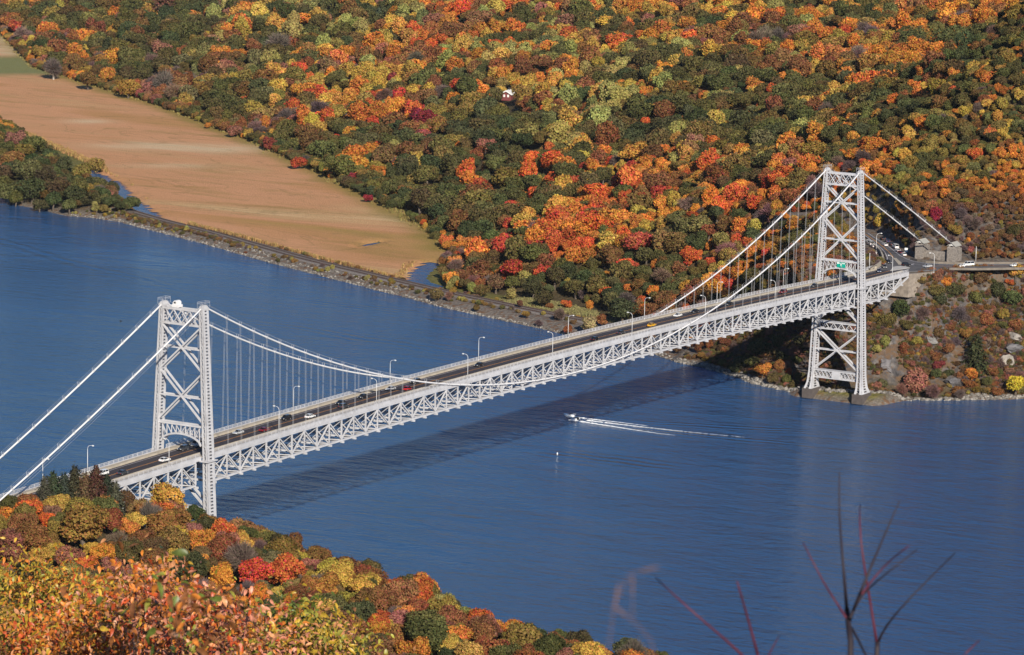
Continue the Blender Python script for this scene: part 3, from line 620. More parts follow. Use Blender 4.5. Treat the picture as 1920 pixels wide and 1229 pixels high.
# the rest of the wood: too many to count, one mass
ZONES = [  # place in the picture, reach, share of each colour
 ((250,140),(330,150), dict(olive=0.500,green=0.120,rust=0.130,tawny=0.100,gold=0.038,orange=0.065,pink=0.040,mauve=0.050)),
 ((620,60),(170,60), dict(yellow_green=0.180,gold=0.171,olive=0.180,rust=0.130,orange=0.130,pink=0.060,green=0.080)),
 ((870,70),(130,50), dict(orange=0.286,rust=0.286,red_orange=0.130,gold=0.114,yellow_green=0.084,olive=0.120,pink=0.080)),
 ((640,180),(90,45), dict(gold=0.399,yellow_green=0.084,olive=0.240,red_orange=0.130,orange=0.130)),
 ((640,290),(170,90), dict(olive=0.480,green=0.200,red=0.060,orange=0.091,tawny=0.090,crimson=0.030,mauve=0.040,gold=0.028)),
 ((1090,180),(120,70), dict(yellow_green=0.180,gold=0.228,olive=0.260,rust=0.104,orange=0.078,green=0.060)),
 ((920,220),(80,40), dict(green=0.450,olive=0.450,tawny=0.100)),
 ((1130,430),(170,75), dict(red_orange=0.286,red=0.130,orange=0.234,olive=0.240,rust=0.130,gold=0.048,mauve=0.040,green=0.040)),
 ((930,340),(110,60), dict(olive=0.400,red_orange=0.208,orange=0.182,green=0.120,rust=0.104,gold=0.057,pink=0.040)),
 ((1000,550),(150,60), dict(olive=0.340,green=0.220,brown=0.140,rust=0.130,mauve=0.100,orange=0.065,yellow_green=0.030)),
 ((1330,170),(160,120), dict(olive=0.440,green=0.180,gold=0.085,orange=0.104,rust=0.104,yellow_green=0.042,red_orange=0.039,pink=0.030)),
 ((1400,430),(130,120), dict(olive=0.360,green=0.120,tawny=0.120,rust=0.182,orange=0.156,red_orange=0.065,mauve=0.060,gold=0.028)),
 ((1250,20),(160,40), dict(gold=0.285,orange=0.312,olive=0.220,rust=0.156,yellow_green=0.072)),
 ((1730,150),(220,190), dict(olive=0.300,tawny=0.170,orange=0.247,green=0.120,rust=0.156,gold=0.048,mauve=0.030,red_orange=0.026)),
 ((1800,420),(150,60), dict(tawny=0.240,rust=0.312,orange=0.208,brown=0.140,mauve=0.120,olive=0.100)),
 ((1800,620),(200,110), dict(mauve=0.260,rust=0.234,brown=0.180,olive=0.140,tawny=0.140,green=0.060,pink=0.040)),
 ((1380,660),(130,70), dict(green=0.400,olive=0.280,rust=0.208,mauve=0.160)),
 ((90,340),(140,80), dict(green=0.620,olive=0.280,tawny=0.100)),
]
ORDER = ['green','olive','tawny','yellow_green','gold','orange','red_orange','red','crimson','rust','brown','pink','mauve','pine','blue_pine','pale_yellow','yellow']
def colour_at(px, py, rng, u=None):
    t = {}
    for (cx, cy), (rx, ry), d in ZONES:
        w = math.exp(-((px-cx)/rx)**2-((py-cy)/ry)**2)+1e-4
        for k, v in d.items(): t[k] = t.get(k, 0)+w*v
    k = sorted(t, key=ORDER.index); p = np.array([t[i] for i in k]); p = p/p.sum()
    if u is None: u = rng.uniform()
    return k[min(int(np.searchsorted(np.cumsum(p), u)), len(k)-1)]
def space_out(X, Y, R, seeds, f=1.08):
    """a new tree keeps clear of those already standing"""
    cell = 8.0; tab = {}; keep = []
    def put(x, y, r): tab.setdefault((int(x//cell), int(y//cell)), []).append((x, y, r))
    for x, y, r in seeds: put(x, y, r)
    for i in range(len(X)):
        x, y, r = X[i], Y[i], R[i]; cx, cy = int(x//cell), int(y//cell); good = True
        for a in (cx-1, cx, cx+1):
            for b_ in (cy-1, cy, cy+1):
                for (u, v, s) in tab.get((a, b_), ()):
                    if (u-x)**2+(v-y)**2 < (f*(r+s)*0.5)**2: good = False; break
                if not good: break
            if not good: break
        if good: put(x, y, r); keep.append(i)
    return np.array(keep)
LINE0 = [(905,790),(853,711),(803,647),(771,587),(753,542),(733,504),(698,437),(674,380),(651,325),(636,285),(622,244),(612,211),(598,165),(586,130)]
def wood():
    rng = np.random.default_rng(99)
    n = 230000
    X = np.concatenate([rng.uniform(640, 3700, n), rng.uniform(500, 1150, 130000), rng.uniform(500, 760, 60000), rng.uniform(760, 1800, 60000)]); Y = np.concatenate([rng.uniform(100, 2600, n), rng.uniform(-420, 330, 130000), rng.uniform(-330, 100, 60000), np.zeros(60000)]); X[-60000:] += 0; Y[-60000:] = np.interp(X[-60000:], _fx[np.argsort(_fx)], _fy[np.argsort(_fx)])+rng.normal(size=60000)*12
    # keep what lies within and around the picture
    G = h_east(X, Y); qx, qy, _ = proj(np.stack([X, Y, G+6], 1))
    dF = pdist(X, Y, FOREST)*np.where(X > np.interp(Y, _fy, _fx), 1, -1)
    isl = inpoly(X, Y, ISLAND) & (G > 2.5); sd = pdist(X, Y, SHORE)
    dr = np.minimum(pdist(X, Y, ROAD_S), pdist(X, Y, ROAD_N))
    mar = inpoly(X, Y, MARSH) & (pdist(X, Y, MARSH+MARSH[:1]) > 3)
    ok = (((dF > -9) & ~mar & (G > 0.25) & (pdist(X, Y, LINE0) > 9)) | isl) & (qx > -420) & (qx < 2480) & (qy > -230) & (dr > 11.5) & ((G > 1.5) | (Y > 300))
    ok &= ~((np.abs(qx-955) < 21) & (qy > 166) & (qy < 222) & (np.hypot(X-CAM[0], Y-CAM[1]) < np.hypot(HOUSE_AT[0]-CAM[0], HOUSE_AT[1]-CAM[1])+12))
    ok &= ~((np.abs(Y) < 22) & (X < 560)) & ~((np.abs(Y) < 14) & (X < 612)) & ~(np.hypot(X-HOUSE_AT[0], Y-HOUSE_AT[1]) < 13)
    bank = (Y-0.12*(X-550) < 90) & (sd < 70)
    X, Y, G, qx, qy, bank, isl, dF, dr = (a[ok] for a in (X, Y, G, qx, qy, bank, isl, dF, dr))
    yn = Y+0.64*np.maximum(dF, 0)*sstep(150, 450, Y+0.3*np.maximum(dF, 0))
    R = np.interp(yn, [-100,40,130,300,1500,2500], [2.7,3.0,4.5,6.4,7.8,8.6])*(0.42+1.08*rng.uniform(0, 1, len(X))**1.5)
    R = np.where(bank, 0.9+2.6*rng.uniform(0, 1, len(X))**2.0, R); R = np.where(isl, rng.uniform(3.4, 5.6, len(X)), R)
    R = np.where((dF < 6) & (Y > 300) & ~isl, np.minimum(R, rng.uniform(2.6, 5.0, len(X))), R)
    R = np.where((dr < 22) & ~bank, np.minimum(R, 2.2), R)
    keep = space_out(X, Y, R, [(P[0], P[1], rad*1.15) for w, P, rad, *_ in CAND])
    print('wood', len(keep))
    f1 = fbm(X[keep], Y[keep], 75, 3, 77); f2 = vnoise(X[keep]/19, Y[keep]/19, 78); ff = np.argsort(np.argsort(f1+0.35*(f2-0.5)))/len(keep); drift = dict(zip(keep, ff))
    pos = []; colr = []; scl = []; rot = []; idx = []
    for i in keep:
        c = colour_at(qx[i], qy[i], rng, drift[i] if rng.uniform() < 0.68 else None); r = R[i]; k = kind_for(c, rng)
        if bank[i] and r < 1.2 and rng.uniform() < 0.2: continue
        pos.append((X[i], Y[i], G[i]+r*(1.02 if not bank[i] else 0.55))); colr.append((*jitter(c, rng, 0.22), 1)); idx.append(k)
        scl.append((r*rng.uniform(.82,1.22), r*rng.uniform(.82,1.22), r*rng.uniform(.7,1.3))); rot.append((rng.normal()*0.16, rng.normal()*0.16, rng.uniform(0, 6.28)))
    for w, P, rad, col, zone, px in SMALL:
        k = kind_for(col, rng); pos.append(tuple(P)); colr.append((*jitter(col, rng, 0.1), 1)); idx.append(k); scl.append((rad*1.05,)*3); rot.append((0, 0, rng.uniform(0, 6.28)))
    return pos, colr, scl, rot, idx
def near_wood():
    rng = np.random.default_rng(55); n = 9000
    X = rng.uniform(-330, 45, n); Y = rng.uniform(-340, 110, n); G = h_west(X, Y); qx, qy, _ = proj(np.stack([X, Y, G+10], 1))
    ok = (G > 2) & (qx > -150) & (qx < 1500) & (qy < 1420) & ~((np.abs(Y) < 15) & (X < 12)) & ~((Y > 0) & (X > -75))
    X, Y, G, qx, qy = (a[ok] for a in (X, Y, G, qx, qy)); R = rng.uniform(3.0, 6.4, len(X)); R = np.where((X > -80) & (Y > -32), np.minimum(R, 3.0), R)
    keep = space_out(X, Y, R, [(P[0], P[1], rad*1.35) for w, P, rad, c, z, p in CAND if z == 'near'], 1.15)
    cols = ['olive','rust','orange','gold','tawny','green','pink','red_orange','brown','mauve']; p = [.22,.18,.11,.11,.12,.08,.06,.04,.05,.03]
    out = [[], [], [], [], []]
    for i in keep:
        c = cols[int(rng.choice(10, p=p))]; r = R[i]; k = kind_for(c, rng)
        for a, v in zip(out, ((X[i], Y[i], G[i]+r*1.1), (*jitter(c, rng, 0.2), 1), (r, r, r*rng.uniform(.9,1.15)), (0, 0, rng.uniform(0, 6.28)), k)): a.append(v)
    print('near wood', len(keep)); return out
def scatter(name, pos, colr, scl, rot, idx, meshes, kind='stuff'):
    """one object that spreads copies of a few shapes over many points"""
    me = bpy.data.meshes.new(name); n = len(pos); me.vertices.add(n); me.vertices.foreach_set('co', np.array(pos, np.float32).ravel())
    for nm, ty, data in (('leaf_color','FLOAT_COLOR',colr), ('scl','FLOAT_VECTOR',scl), ('rot','FLOAT_VECTOR',rot)):
        a = me.attributes.new(nm, ty, 'POINT'); a.data.foreach_set('color' if ty == 'FLOAT_COLOR' else 'vector', np.array(data, np.float32).ravel())
    a = me.attributes.new('idx', 'INT', 'POINT'); a.data.foreach_set('value', np.array(idx, np.int32))
    o = link(bpy.data.objects.new(name, me)); tag(o, kind=kind)
    cl = bpy.data.collections.new(name+'_shapes')
    for i, ms in enumerate(meshes):
        cl.objects.link(bpy.data.objects.new('%s_shape_%02d' % (name, i), ms))
    ng = bpy.data.node_groups.new(name+'_spread', 'GeometryNodeTree')
    ng.interface.new_socket('Geometry', in_out='INPUT', socket_type='NodeSocketGeometry'); ng.interface.new_socket('Geometry', in_out='OUTPUT', socket_type='NodeSocketGeometry')
    N = ng.nodes; L = ng.links; gi = N.new('NodeGroupInput'); go = N.new('NodeGroupOutput')
    ci = N.new('GeometryNodeCollectionInfo'); ci.inputs['Collection'].default_value = cl; ci.inputs['Separate Children'].default_value = True; ci.inputs['Reset Children'].default_value = True
    ip = N.new('GeometryNodeInstanceOnPoints'); ip.inputs['Pick Instance'].default_value = True
    def at(nm, ty):
        x = N.new('GeometryNodeInputNamedAttribute'); x.data_type = ty; x.inputs['Name'].default_value = nm; return x.outputs[0]
    L.new(gi.outputs[0], ip.inputs['Points']); L.new(ci.outputs[0], ip.inputs['Instance']); L.new(at('idx', 'INT'), ip.inputs['Instance Index'])
    er = N.new('FunctionNodeEulerToRotation'); L.new(at('rot', 'FLOAT_VECTOR'), er.inputs[0]); L.new(er.outputs[0], ip.inputs['Rotation']); L.new(at('scl', 'FLOAT_VECTOR'), ip.inputs['Scale']); L.new(ip.outputs[0], go.inputs[0])
    md = o.modifiers.new('spread', 'NODES'); md.node_group = ng; return o
HOUSE_AT = hit(953, 184, 1.5)
scatter('distant_woodland', *wood(), FAR)
scatter('near_woodland', *near_wood(), NEAR)
# ------------------------------------------------------------------ the suspension bridge
SPAN = 497.4; ZT = 105.7
M_STEEL = paint('silver_grey_paint', (0.50,0.50,0.525), 0.5, 0.16, 0.25, dirt=(0.32,0.27,0.24))
M_CABLE = paint('cable_paint', (0.70,0.69,0.70), 0.45, 0.06, 0.4)
M_ROPE = paint('grey_rope', (0.42,0.42,0.44), 0.5, 0.1, 1.0)
M_ASPH = paint('dark_asphalt', (0.036,0.030,0.036), 0.85, 0.3, 0.35, bump=0.004)
M_ASPH2 = paint('worn_asphalt', (0.095,0.09,0.095), 0.9, 0.3, 0.3, bump=0.004)
M_CONC = paint('tan_concrete', (0.40,0.35,0.28), 0.9, 0.18, 0.4, dirt=(0.26,0.22,0.18))
M_PIER = paint('pier_concrete', (0.085,0.07,0.065), 0.9, 0.25, 0.5, bump=0.03, dirt=(0.12,0.1,0.09))
M_YEL = paint('yellow_road_paint', (0.62,0.27,0.05), 0.8, 0.2, 1.5); M_WHT = paint('white_road_paint', (0.62,0.58,0.62), 0.8, 0.2, 1.5)
bridge = empty('suspension_bridge', (SPAN/2, 0, 0))
tag(bridge, 'silver grey steel suspension bridge with two towers crossing the river', 'bridge')
def bpart(b, name, mat=None, parent=None, smooth=False):
    o = b.build(name, mat or M_STEEL, None, smooth)
    if parent is None: o.parent = bridge; o.matrix_parent_inverse = Matrix.Translation((-SPAN/2, 0, 0))
    else: o.parent = parent
    return o
def tt(x): return 2*x/SPAN-1
def deck_z(x):
    if x < 0: return 54.0+0.030*x
    if x > SPAN: return 54.0-0.006*(x-SPAN)
    return 54.0+3.4*(1-tt(x)**2)
def bot_z(x):
    if x < 0: return 44.6+0.020*x
    if x > SPAN: return 44.6+0.0*(x-SPAN)
    return 44.6+3.75*(1-tt(x)**2)
def cab_y(x):
    if x < 0 or x > SPAN: return 8.35
    return 8.35+1.75*(1-tt(x)**2)**0.7 if abs(tt(x)) < 1 else 8.35
def cab_z(x):
    if x < 0: return ZT+0.449*x+0.00045*x*(x+115)
    if x > SPAN: return ZT-0.440*(x-SPAN)-0.0005*(x-SPAN)*(100-(x-SPAN))*-1*0.4
    return 48.9+(ZT-48.9)*tt(x)**2
PAN = 7.77
XS = [5.16+PAN*k for k in range(63)]+[SPAN-3.6]
WX = [-5.2-PAN*k for k in range(11)]              # side span towards the near bank
EX = [SPAN+5.2+PAN*k for k in range(7)]           # side span towards the far bank
YT = 9.2
# -- main trusses: every member a part
def truss(xs, taper=False):
    for s in (-1, 1):
        for a, c in zip(xs[:-1], xs[1:]):
            pass
        b = MB()
        for a, c in zip(xs[:-1], xs[1:]): b.beam((a, s*YT, deck_z(a)-1.25), (c, s*YT, deck_z(c)-1.25), 0.55, 0.75)
        bpart(b, 'top_chord')
        b = MB()
        for a, c in zip(xs[:-1], xs[1:]): b.beam((a, s*YT, bz(a)), (c, s*YT, bz(c)), 0.55, 0.66)
        bpart(b, 'bottom_chord')
        for k, x in enumerate(xs):
            if deck_z(x)-bz(x) < 3: continue
            b = MB(); b.beam((x, s*YT, bz(x)+0.4), (x, s*YT, deck_z(x)-1.7), 0.44, 0.36 if k%2 else 0.52, up=(0,1,0)); bpart(b, 'truss_vertical')
        for k, (a, c) in enumerate(zip(xs[:-1], xs[1:])):
            if deck_z(c)-bz(c) < 3: continue
            lo, hi = (a, c) if k%2 == 0 else (c, a)
            b = MB(); b.beam((lo, s*YT, bz(lo)+0.4), (hi, s*YT, deck_z(hi)-1.65), 0.38, 0.46, up=(0,1,0)); bpart(b, 'truss_diagonal')
    for k, x in enumerate(xs):
        if deck_z(x)-bz(x) < 3: continue
        z0 = bz(x); z1 = deck_z(x)-1.3
        b = MB(); b.beam((x, -10.35, z0-0.55), (x, 10.35, z0-0.55), 0.5, 0.7); bpart(b, 'floor_beam')
        b = MB(); b.beam((x+0.1, -YT+.3, z0+0.3), (x+0.1, 0, z1-0.6), 0.26, 0.3); b.beam((x-0.1, YT-.3, z0+0.3), (x-0.1, 0, z1-0.6), 0.26, 0.3)
        b.beam((x+0.35, -YT+.3, z1-0.8), (x+0.35, 0, z0+.1), 0.24, 0.26); b.beam((x-0.35, YT-.3, z1-0.8), (x-0.35, 0, z0+.1), 0.24, 0.26)
        bpart(b, 'sway_brace')
        b = MB(); b.beam((x, -YT+.3, z1-0.2), (x, YT-.3, z1-0.2), 0.45, 1.2); bpart(b, 'cross_girder')
    for a, c in zip(xs[:-1], xs[1:]):
        if deck_z(c)-bz(c) < 3: continue
        b = MB(); b.beam((a, -YT+.3, bz(a)-0.05), (c, YT-.3, bz(c)-0.05), 0.34, 0.26); b.beam((a, YT-.3, bz(a)+0.22), (c, -YT+.3, bz(c)+0.22), 0.34, 0.26); bpart(b, 'bottom_lateral')
bz = bot_z; truss(XS); truss(WX)
def bz(x):                                        # the last bays of the far side span rise to the abutment
    k = (x-SPAN-5.2)/PAN; return 44.6 if k < 3.5 else 44.6+(k-3.0)*2.35
truss(EX)
# -- deck
def strip(name, mat, y0, y1, dz0, dz1, x0, x1, step=12.0, smooth=False):
    n = max(2, int((x1-x0)/step)+1); xs = np.linspace(x0, x1, n); b = MB()
    for a, c in zip(xs[:-1], xs[1:]):
        za, zc = deck_z(a), deck_z(c)
        v = [(a,y0,za+dz0),(c,y0,zc+dz0),(c,y1,zc+dz0),(a,y1,za+dz0),(a,y0,za+dz1),(c,y0,zc+dz1),(c,y1,zc+dz1),(a,y1,za+dz1)]
        f = [(3,2,1,0),(4,5,6,7),(0,1,5,4),(2,3,7,6)]
        if a == xs[0]: f.append((3,0,4,7))
        if c == xs[-1]: f.append((1,2,6,5))
        b.add(v, f)
    return bpart(b, name, mat)
X0, X1 = -106.0, 549.0
strip('road_deck', M_ASPH, -5.9, 5.9, -0.45, 0.0, X0, X1)
for y0, y1 in ((5.95, 9.0), (-9.0, -5.95)): strip('walkway', M_CONC, y0, y1, -0.42, 0.24, X0, X1)
for y0, y1 in ((5.95, 6.25), (-6.25, -5.95)): strip('kerb_rail', M_CONC, y0, y1, 0.245, 0.72, X0, X1)
for y in (0.17, -0.17): strip('centre_line', M_YEL, y-0.07, y+0.07, 0.001, 0.006, X0, X1)
for y in (4.75, -4.75): strip('edge_line', M_WHT, y-0.09, y+0.09, 0.001, 0.006, X0, X1)
for y0, y1 in ((9.005, 9.55), (-9.55, -9.005)):
    strip('fascia_girder', M_STEEL, y0, y1, -1.05, 0.30, X0, -2.4); strip('fascia_girder', M_STEEL, y0, y1, -1.05, 0.30, 2.6, SPAN-2.6); strip('fascia_girder', M_STEEL, y0, y1, -1.05, 0.30, SPAN+2.4, X1)
# railings: rails, posts and panels of close pickets too fine to pick apart
def railing(y, x0, x1):
    b = MB(); n = int((x1-x0)/2.6); xs = np.linspace(x0, x1, n+1)
    for a, c in zip(xs[:-1], xs[1:]):
        za, zc = deck_z(a), deck_z(c)
        for h, w in ((0.42, 0.09), (0.95, 0.07), (1.46, 0.12)): b.beam((a, y, za+h), (c, y, zc+h), w, w)
        b.beam((a, y, za+0.30), (a, y, za+1.52), 0.16, 0.16)
        for q in (0.2, 0.4, 0.6, 0.8): b.beam((a+(c-a)*q, y, za+(zc-za)*q+0.45), (a+(c-a)*q, y, za+(zc-za)*q+1.42), 0.07, 0.07)
    o = bpart(b, 'railing'); tag(o, kind='stuff')
for y in (9.28, -9.28):
    railing(y, X0, -2.8); railing(y, 2.8, SPAN-2.8); railing(y, SPAN+2.8, X1)
# -- towers
def leg_y(z):
    return float(np.interp(z, [3,8,52.7,ZT+1], [13.0,12.45,10.85,8.3]))
def leg_w(z):   # width across the bridge, width along it
    return float(np.interp(z, [4,7,12,52,ZT], [4.2,3.0,2.45,2.05,1.65])), float(np.interp(z, [4,7,12,52,ZT], [9.2,6.6,5.2,4.3,3.5]))
def leg(x0, s, zb):
    b = MB(); zs = list(np.arange(zb, ZT-0.6, 1.15))+[ZT-0.6]
    def pt(z, u, v):                  # u across, v along, both -1..1
        wy, wx = leg_w(z); return np.array([x0+v*wx/2, s*leg_y(z)+u*wy/2, z])
    for za, zc in zip(zs[:-1], zs[1:]):
        # corner strips: two plates on every side of each corner
        for u in (-1, 1):
            for v in (-1, 1):
                for (du, dv) in ((0.30, 0.0), (0.0, 0.33)):
                    p = [pt(za,u,v), pt(za,u-u*du*2,v-v*dv*2), pt(zc,u-u*du*2,v-v*dv*2), pt(zc,u,v)]
                    n_in = np.array([-v*0.12 if du else 0, -u*0.12 if dv else 0, 0])
                    b.add(p+[q+n_in for q in p], [(0,1,2,3),(7,6,5,4),(0,4,5,1),(1,5,6,2),(2,6,7,3),(3,7,4,0)])
    ring = 0
    for za, zc in zip(zs[:-1], zs[1:]):
        ring += 1
        # lacing on the narrow faces, batten plates with slots on the wide ones
        for v in (-1, 1):
            a, c = (pt(za,-0.5,v*0.985), pt(zc,0.5,v*0.985)) if ring%2 else (pt(za,0.5,v*0.985), pt(zc,-0.5,v*0.985))
            b.beam(a, c, 0.10, 0.16, up=(1,0,0))
        for u in (-1, 1):
            zm = za+(zc-za)*0.30
            p = [pt(za,u*0.975,-0.36), pt(za,u*0.975,0.36), pt(za+(zc-za)*0.45,u*0.975,0.36), pt(za+(zc-za)*0.45,u*0.975,-0.36)]
            n_in = np.array([0, -u*0.08, 0]); b.add(p+[q+n_in for q in p], [(0,1,2,3),(7,6,5,4),(0,4,5,1),(1,5,6,2),(2,6,7,3),(3,7,4,0)])
    o = bpart(b, 'tower_leg')
    # saddle on top, collar under the deck, shoe at the foot
    c = MB(); wy, wx = leg_w(ZT)
    c.box(x0-1.9, x0+1.9, s*leg_y(ZT)-0.95, s*leg_y(ZT)+0.95, ZT-0.95, ZT-0.5)
    c.extrude([(-1.8,-0.4),(1.8,-0.4),(1.8,0.0),(0.9,0.5),(0,0.65),(-0.9,0.5),(-1.8,0.0)], (x0, s*leg_y(ZT)-0.55, ZT-0.1), (1,0,0), (0,0,1), (0,1.1,0))
    bpart(c, 'saddle')
    c = MB(); y0 = s*leg_y(ZT)
    for i in range(2):
        for j in range(2): c.beam((x0-2.2+4.4*i, y0-1.0+2*j, ZT-0.4), (x0-2.2+4.4*i, y0-1.0+2*j, ZT+1.7), 0.06, 0.06)
    for h in (1.1, 1.65):
        for i in range(2): c.beam((x0-2.2+4.4*i, y0-1.0, ZT+h), (x0-2.2+4.4*i, y0+1.0, ZT+h), 0.07, 0.07); c.beam((x0-2.2, y0-1.0+2*i, ZT+h), (x0+2.2, y0-1.0+2*i, ZT+h), 0.05, 0.05)
    bpart(c, 'saddle_railing')
    c = MB(); wy, wx = leg_w(52.7); y0 = s*leg_y(52.7)
    for (xa, xb, ya, yb) in ((-wx/2-0.9, wx/2+0.9, wy/2+0.02, wy/2+0.75), (-wx/2-0.9, wx/2+0.9, -wy/2-0.75, -wy/2-0.02), (-wx/2-0.9, -wx/2-0.03, -wy/2-0.02, wy/2+0.02), (wx/2+0.03, wx/2+0.9, -wy/2-0.02, wy/2+0.02)):
        c.box(x0+xa, x0+xb, y0+ya, y0+yb, 52.45, 52.85)
    bpart(c, 'collar')
def tower(x0, zb):
    for s in (-1, 1): leg(x0, s, zb)
    def sp(s, z, inset=0.9): return (s*(leg_y(z)-leg_w(z)[0]/2*inset))
    for v in (-1, 1):
        xo = x0+v*1.25
        def mem(name, y0, z0, y1, z1, w=0.55, h=0.6):
            b = MB(); b.beam((xo, y0, z0), (xo, y1, z1), w, h, up=(1,0,0)); bpart(b, name)
        # top strut: two chords with crossing web
        b = MB()
        for z in (104.0, 98.9): b.beam((xo, sp(-1,z), z), (xo, sp(1,z), z), 0.5, 0.75)
        bpart(b, 'top_strut_chord')
        ys = np.linspace(-6.6, 6.6, 5)
        for ya, yb in zip(ys[:-1], ys[1:]):
            mem('top_strut_web', ya, 99.2, yb, 103.7, 0.3, 0.32); mem('top_strut_web', ya, 103.7, yb, 99.2, 0.28, 0.3)
        # two tiers of crossed braces with a middle strut
        for z1, z0 in ((98.2, 83.2), (82.4, 65.4)):
            mem('cross_brace', sp(-1,z0), z0, sp(1,z1), z1); mem('cross_brace', sp(1,z0), z0, sp(-1,z1), z1, 0.5, 0.58)
            zm = (z0+z1)/2; mem('middle_strut', sp(-1,zm), zm, sp(1,zm), zm, 0.45, 0.5)
        # portal arch over the road
        b = MB(); b.beam((xo, sp(-1,64.2), 64.2), (xo, sp(1,64.2), 64.2), 0.5, 0.7); bpart(b, 'portal_chord')
        def arch(t): return np.array([xo, 8.6*t, 57.0+3.95*math.sqrt(max(0, 1-t*t*0.985))])
        ts = np.linspace(-1, 1, 19); b = MB()
        for a, c in zip(ts[:-1], ts[1:]): b.beam(arch(a), arch(c), 0.6, 0.5, up=(1,0,0))
        bpart(b, 'portal_arch')
        tw = np.linspace(-0.92, 0.92, 9)
        for k, t in enumerate(tw):
            p = arch(t); b = MB(); b.beam(p, (xo, p[1], 63.9), 0.22, 0.24, up=(1,0,0)); bpart(b, 'portal_web')
            if k < 8:
                q = arch(tw[k+1]); b = MB()
                if t < -0.01: b.beam((xo, p[1], 63.8), q, 0.2, 0.24, up=(1,0,0))
                else: b.beam(p, (xo, q[1], 63.8), 0.2, 0.24, up=(1,0,0))
                bpart(b, 'portal_web')
        # below the deck
        mem('lower_brace', sp(-1,36.6), 36.6, -1.6, 44.2, 0.6, 0.8); mem('lower_brace', sp(1,36.6), 36.6, 1.6, 44.2, 0.6, 0.8)
        b = MB()
        for z in (35.6, 32.6): b.beam((xo, sp(-1,z), z), (xo, sp(1,z), z), 0.5, 0.5)
        bpart(b, 'lower_strut_chord')
        ys = np.linspace(-10, 10, 11)
        for k, (ya, yb) in enumerate(zip(ys[:-1], ys[1:])): mem('lower_strut_web', ya, 32.8 if k%2 else 35.4, yb, 35.4 if k%2 else 32.8, 0.26, 0.34)
        mem('cross_brace', sp(-1,14), 14.2, sp(1,31.6), 31.8, 0.55, 0.75); mem('cross_brace', sp(1,14), 14.2, sp(-1,31.6), 31.8, 0.5, 0.72)
        mem('middle_strut', sp(-1,23), 23, sp(1,23), 23, 0.45, 0.6)
        b = MB()
        for z in (13.2, 9.9): b.beam((xo*1.0, sp(-1,z), z), (xo, sp(1,z), z), 0.5, 0.45)
        bpart(b, 'foot_strut_chord')
        ys = np.linspace(-11, 11, 13)
        for k, (ya, yb) in enumerate(zip(ys[:-1], ys[1:])):
            if k in (5, 6): continue
            mem('foot_strut_web', ya, 10.1, yb, 13.0, 0.24, 0.3); mem('foot_strut_web', ya, 13.0, yb, 10.1, 0.22, 0.28)
        b = MB(); b.box(xo-0.25, xo+0.25, -2.1, 2.1, 10.15, 12.95); bpart(b, 'gusset_plate')
    for z in (35.95, 13.5):
        b = MB(); b.box(x0-1.5, x0+1.5, sp(-1,z), sp(1,z), z, z+0.12); bpart(b, 'strut_cover_plate')
    for s in (-1, 1):
        g = 0.0
        b = MB(); y0 = s*leg_y(6); b.prism([(x0-4.9,y0-2.5),(x0+4.9,y0-2.5),(x0+4.9,y0+2.5),(x0-4.9,y0+2.5)], 0.2, zb)
        bpart(b, 'pier', M_PIER)
tower(0.0, 6.6); tower(SPAN, 4.6)
# work cabin left on the near tower's top strut
b = MB(); b.box(-1.3, 1.3, 1.4, 4.2, 104.45, 105.3); b.extrude([(-1.0,0),(1.0,0),(0.8,0.9),(0.3,1.4),(-0.4,1.4),(-1.0,0.9)], (-1.2, 2.9, 105.3), (0,1,0), (0,0,1), (2.4,0,0))
cab = bpart(b, 'tower_top_cabin', M_CABLE)
b = MB(); b.box(-1.235, -1.205, 2.5, 3.3, 105.75, 106.3); w = bpart(b, 'cabin_window', paint('cabin_dark_glass', (0.02,0.02,0.025), 0.2, 0.1))
w.parent = cab; w.matrix_parent_inverse = Matrix.Identity(4)
# -- cables, hand ropes, hangers
def cable_pts(s, x0, x1, n, up=0.0):
    return [(x, s*cab_y(x), cab_z(x)+up) for x in np.linspace(x0, x1, n)]
for s in (-1, 1):
    xe = 598.0
    pts = cable_pts(s, -116, 0, 14)+cable_pts(s, 0, SPAN, 97)[1:]+cable_pts(s, SPAN, xe, 10)[1:]
    b = MB(); b.tube(pts, 0.30, 10); bpart(b, 'main_cable', M_CABLE, smooth=True)
    for dy in (-0.42, 0.42):
        b = MB(); b.tube([(x, y+dy, z+1.25) for x, y, z in pts], 0.024, 4); bpart(b, 'hand_rope', M_ROPE)
    xs = list(np.arange(-110, -3, 7.9))+XS[1:-1]+list(np.arange(SPAN+6, xe-3, 7.9))
    b = MB()
    for x in xs:
        y = s*cab_y(x); z = cab_z(x)
        b.tube([(x-0.35, y, cab_z(x-0.35)), (x+0.35, y, cab_z(x+0.35))], 0.40, 8)
        for dy in (-0.42, 0.42): b.beam((x, y+dy, z), (x, y+dy, z+1.28), 0.09, 0.09)
    bpart(b, 'cable_bands')['kind'] = 'stuff'
    for x in XS[1:-1]:
        z = cab_z(x); zd = deck_z(x)-0.2
        if z < zd+0.6: continue
        b = MB()
        for dx in (-0.28, 0.28): b.tube([(x+dx, s*cab_y(x), z), (x+dx, s*9.75, zd)], 0.032, 5, False)
        bpart(b, 'suspender', M_ROPE)
    if s == -1:
        for k in (1, 2): 
            b = MB(); b.tube([(x, s*8.35, cab_z(x)-1.0*k-0.02*(-x)*0.1) for x in np.linspace(-105, -2, 6)], 0.03, 4); bpart(b, 'storm_rope', M_ROPE)
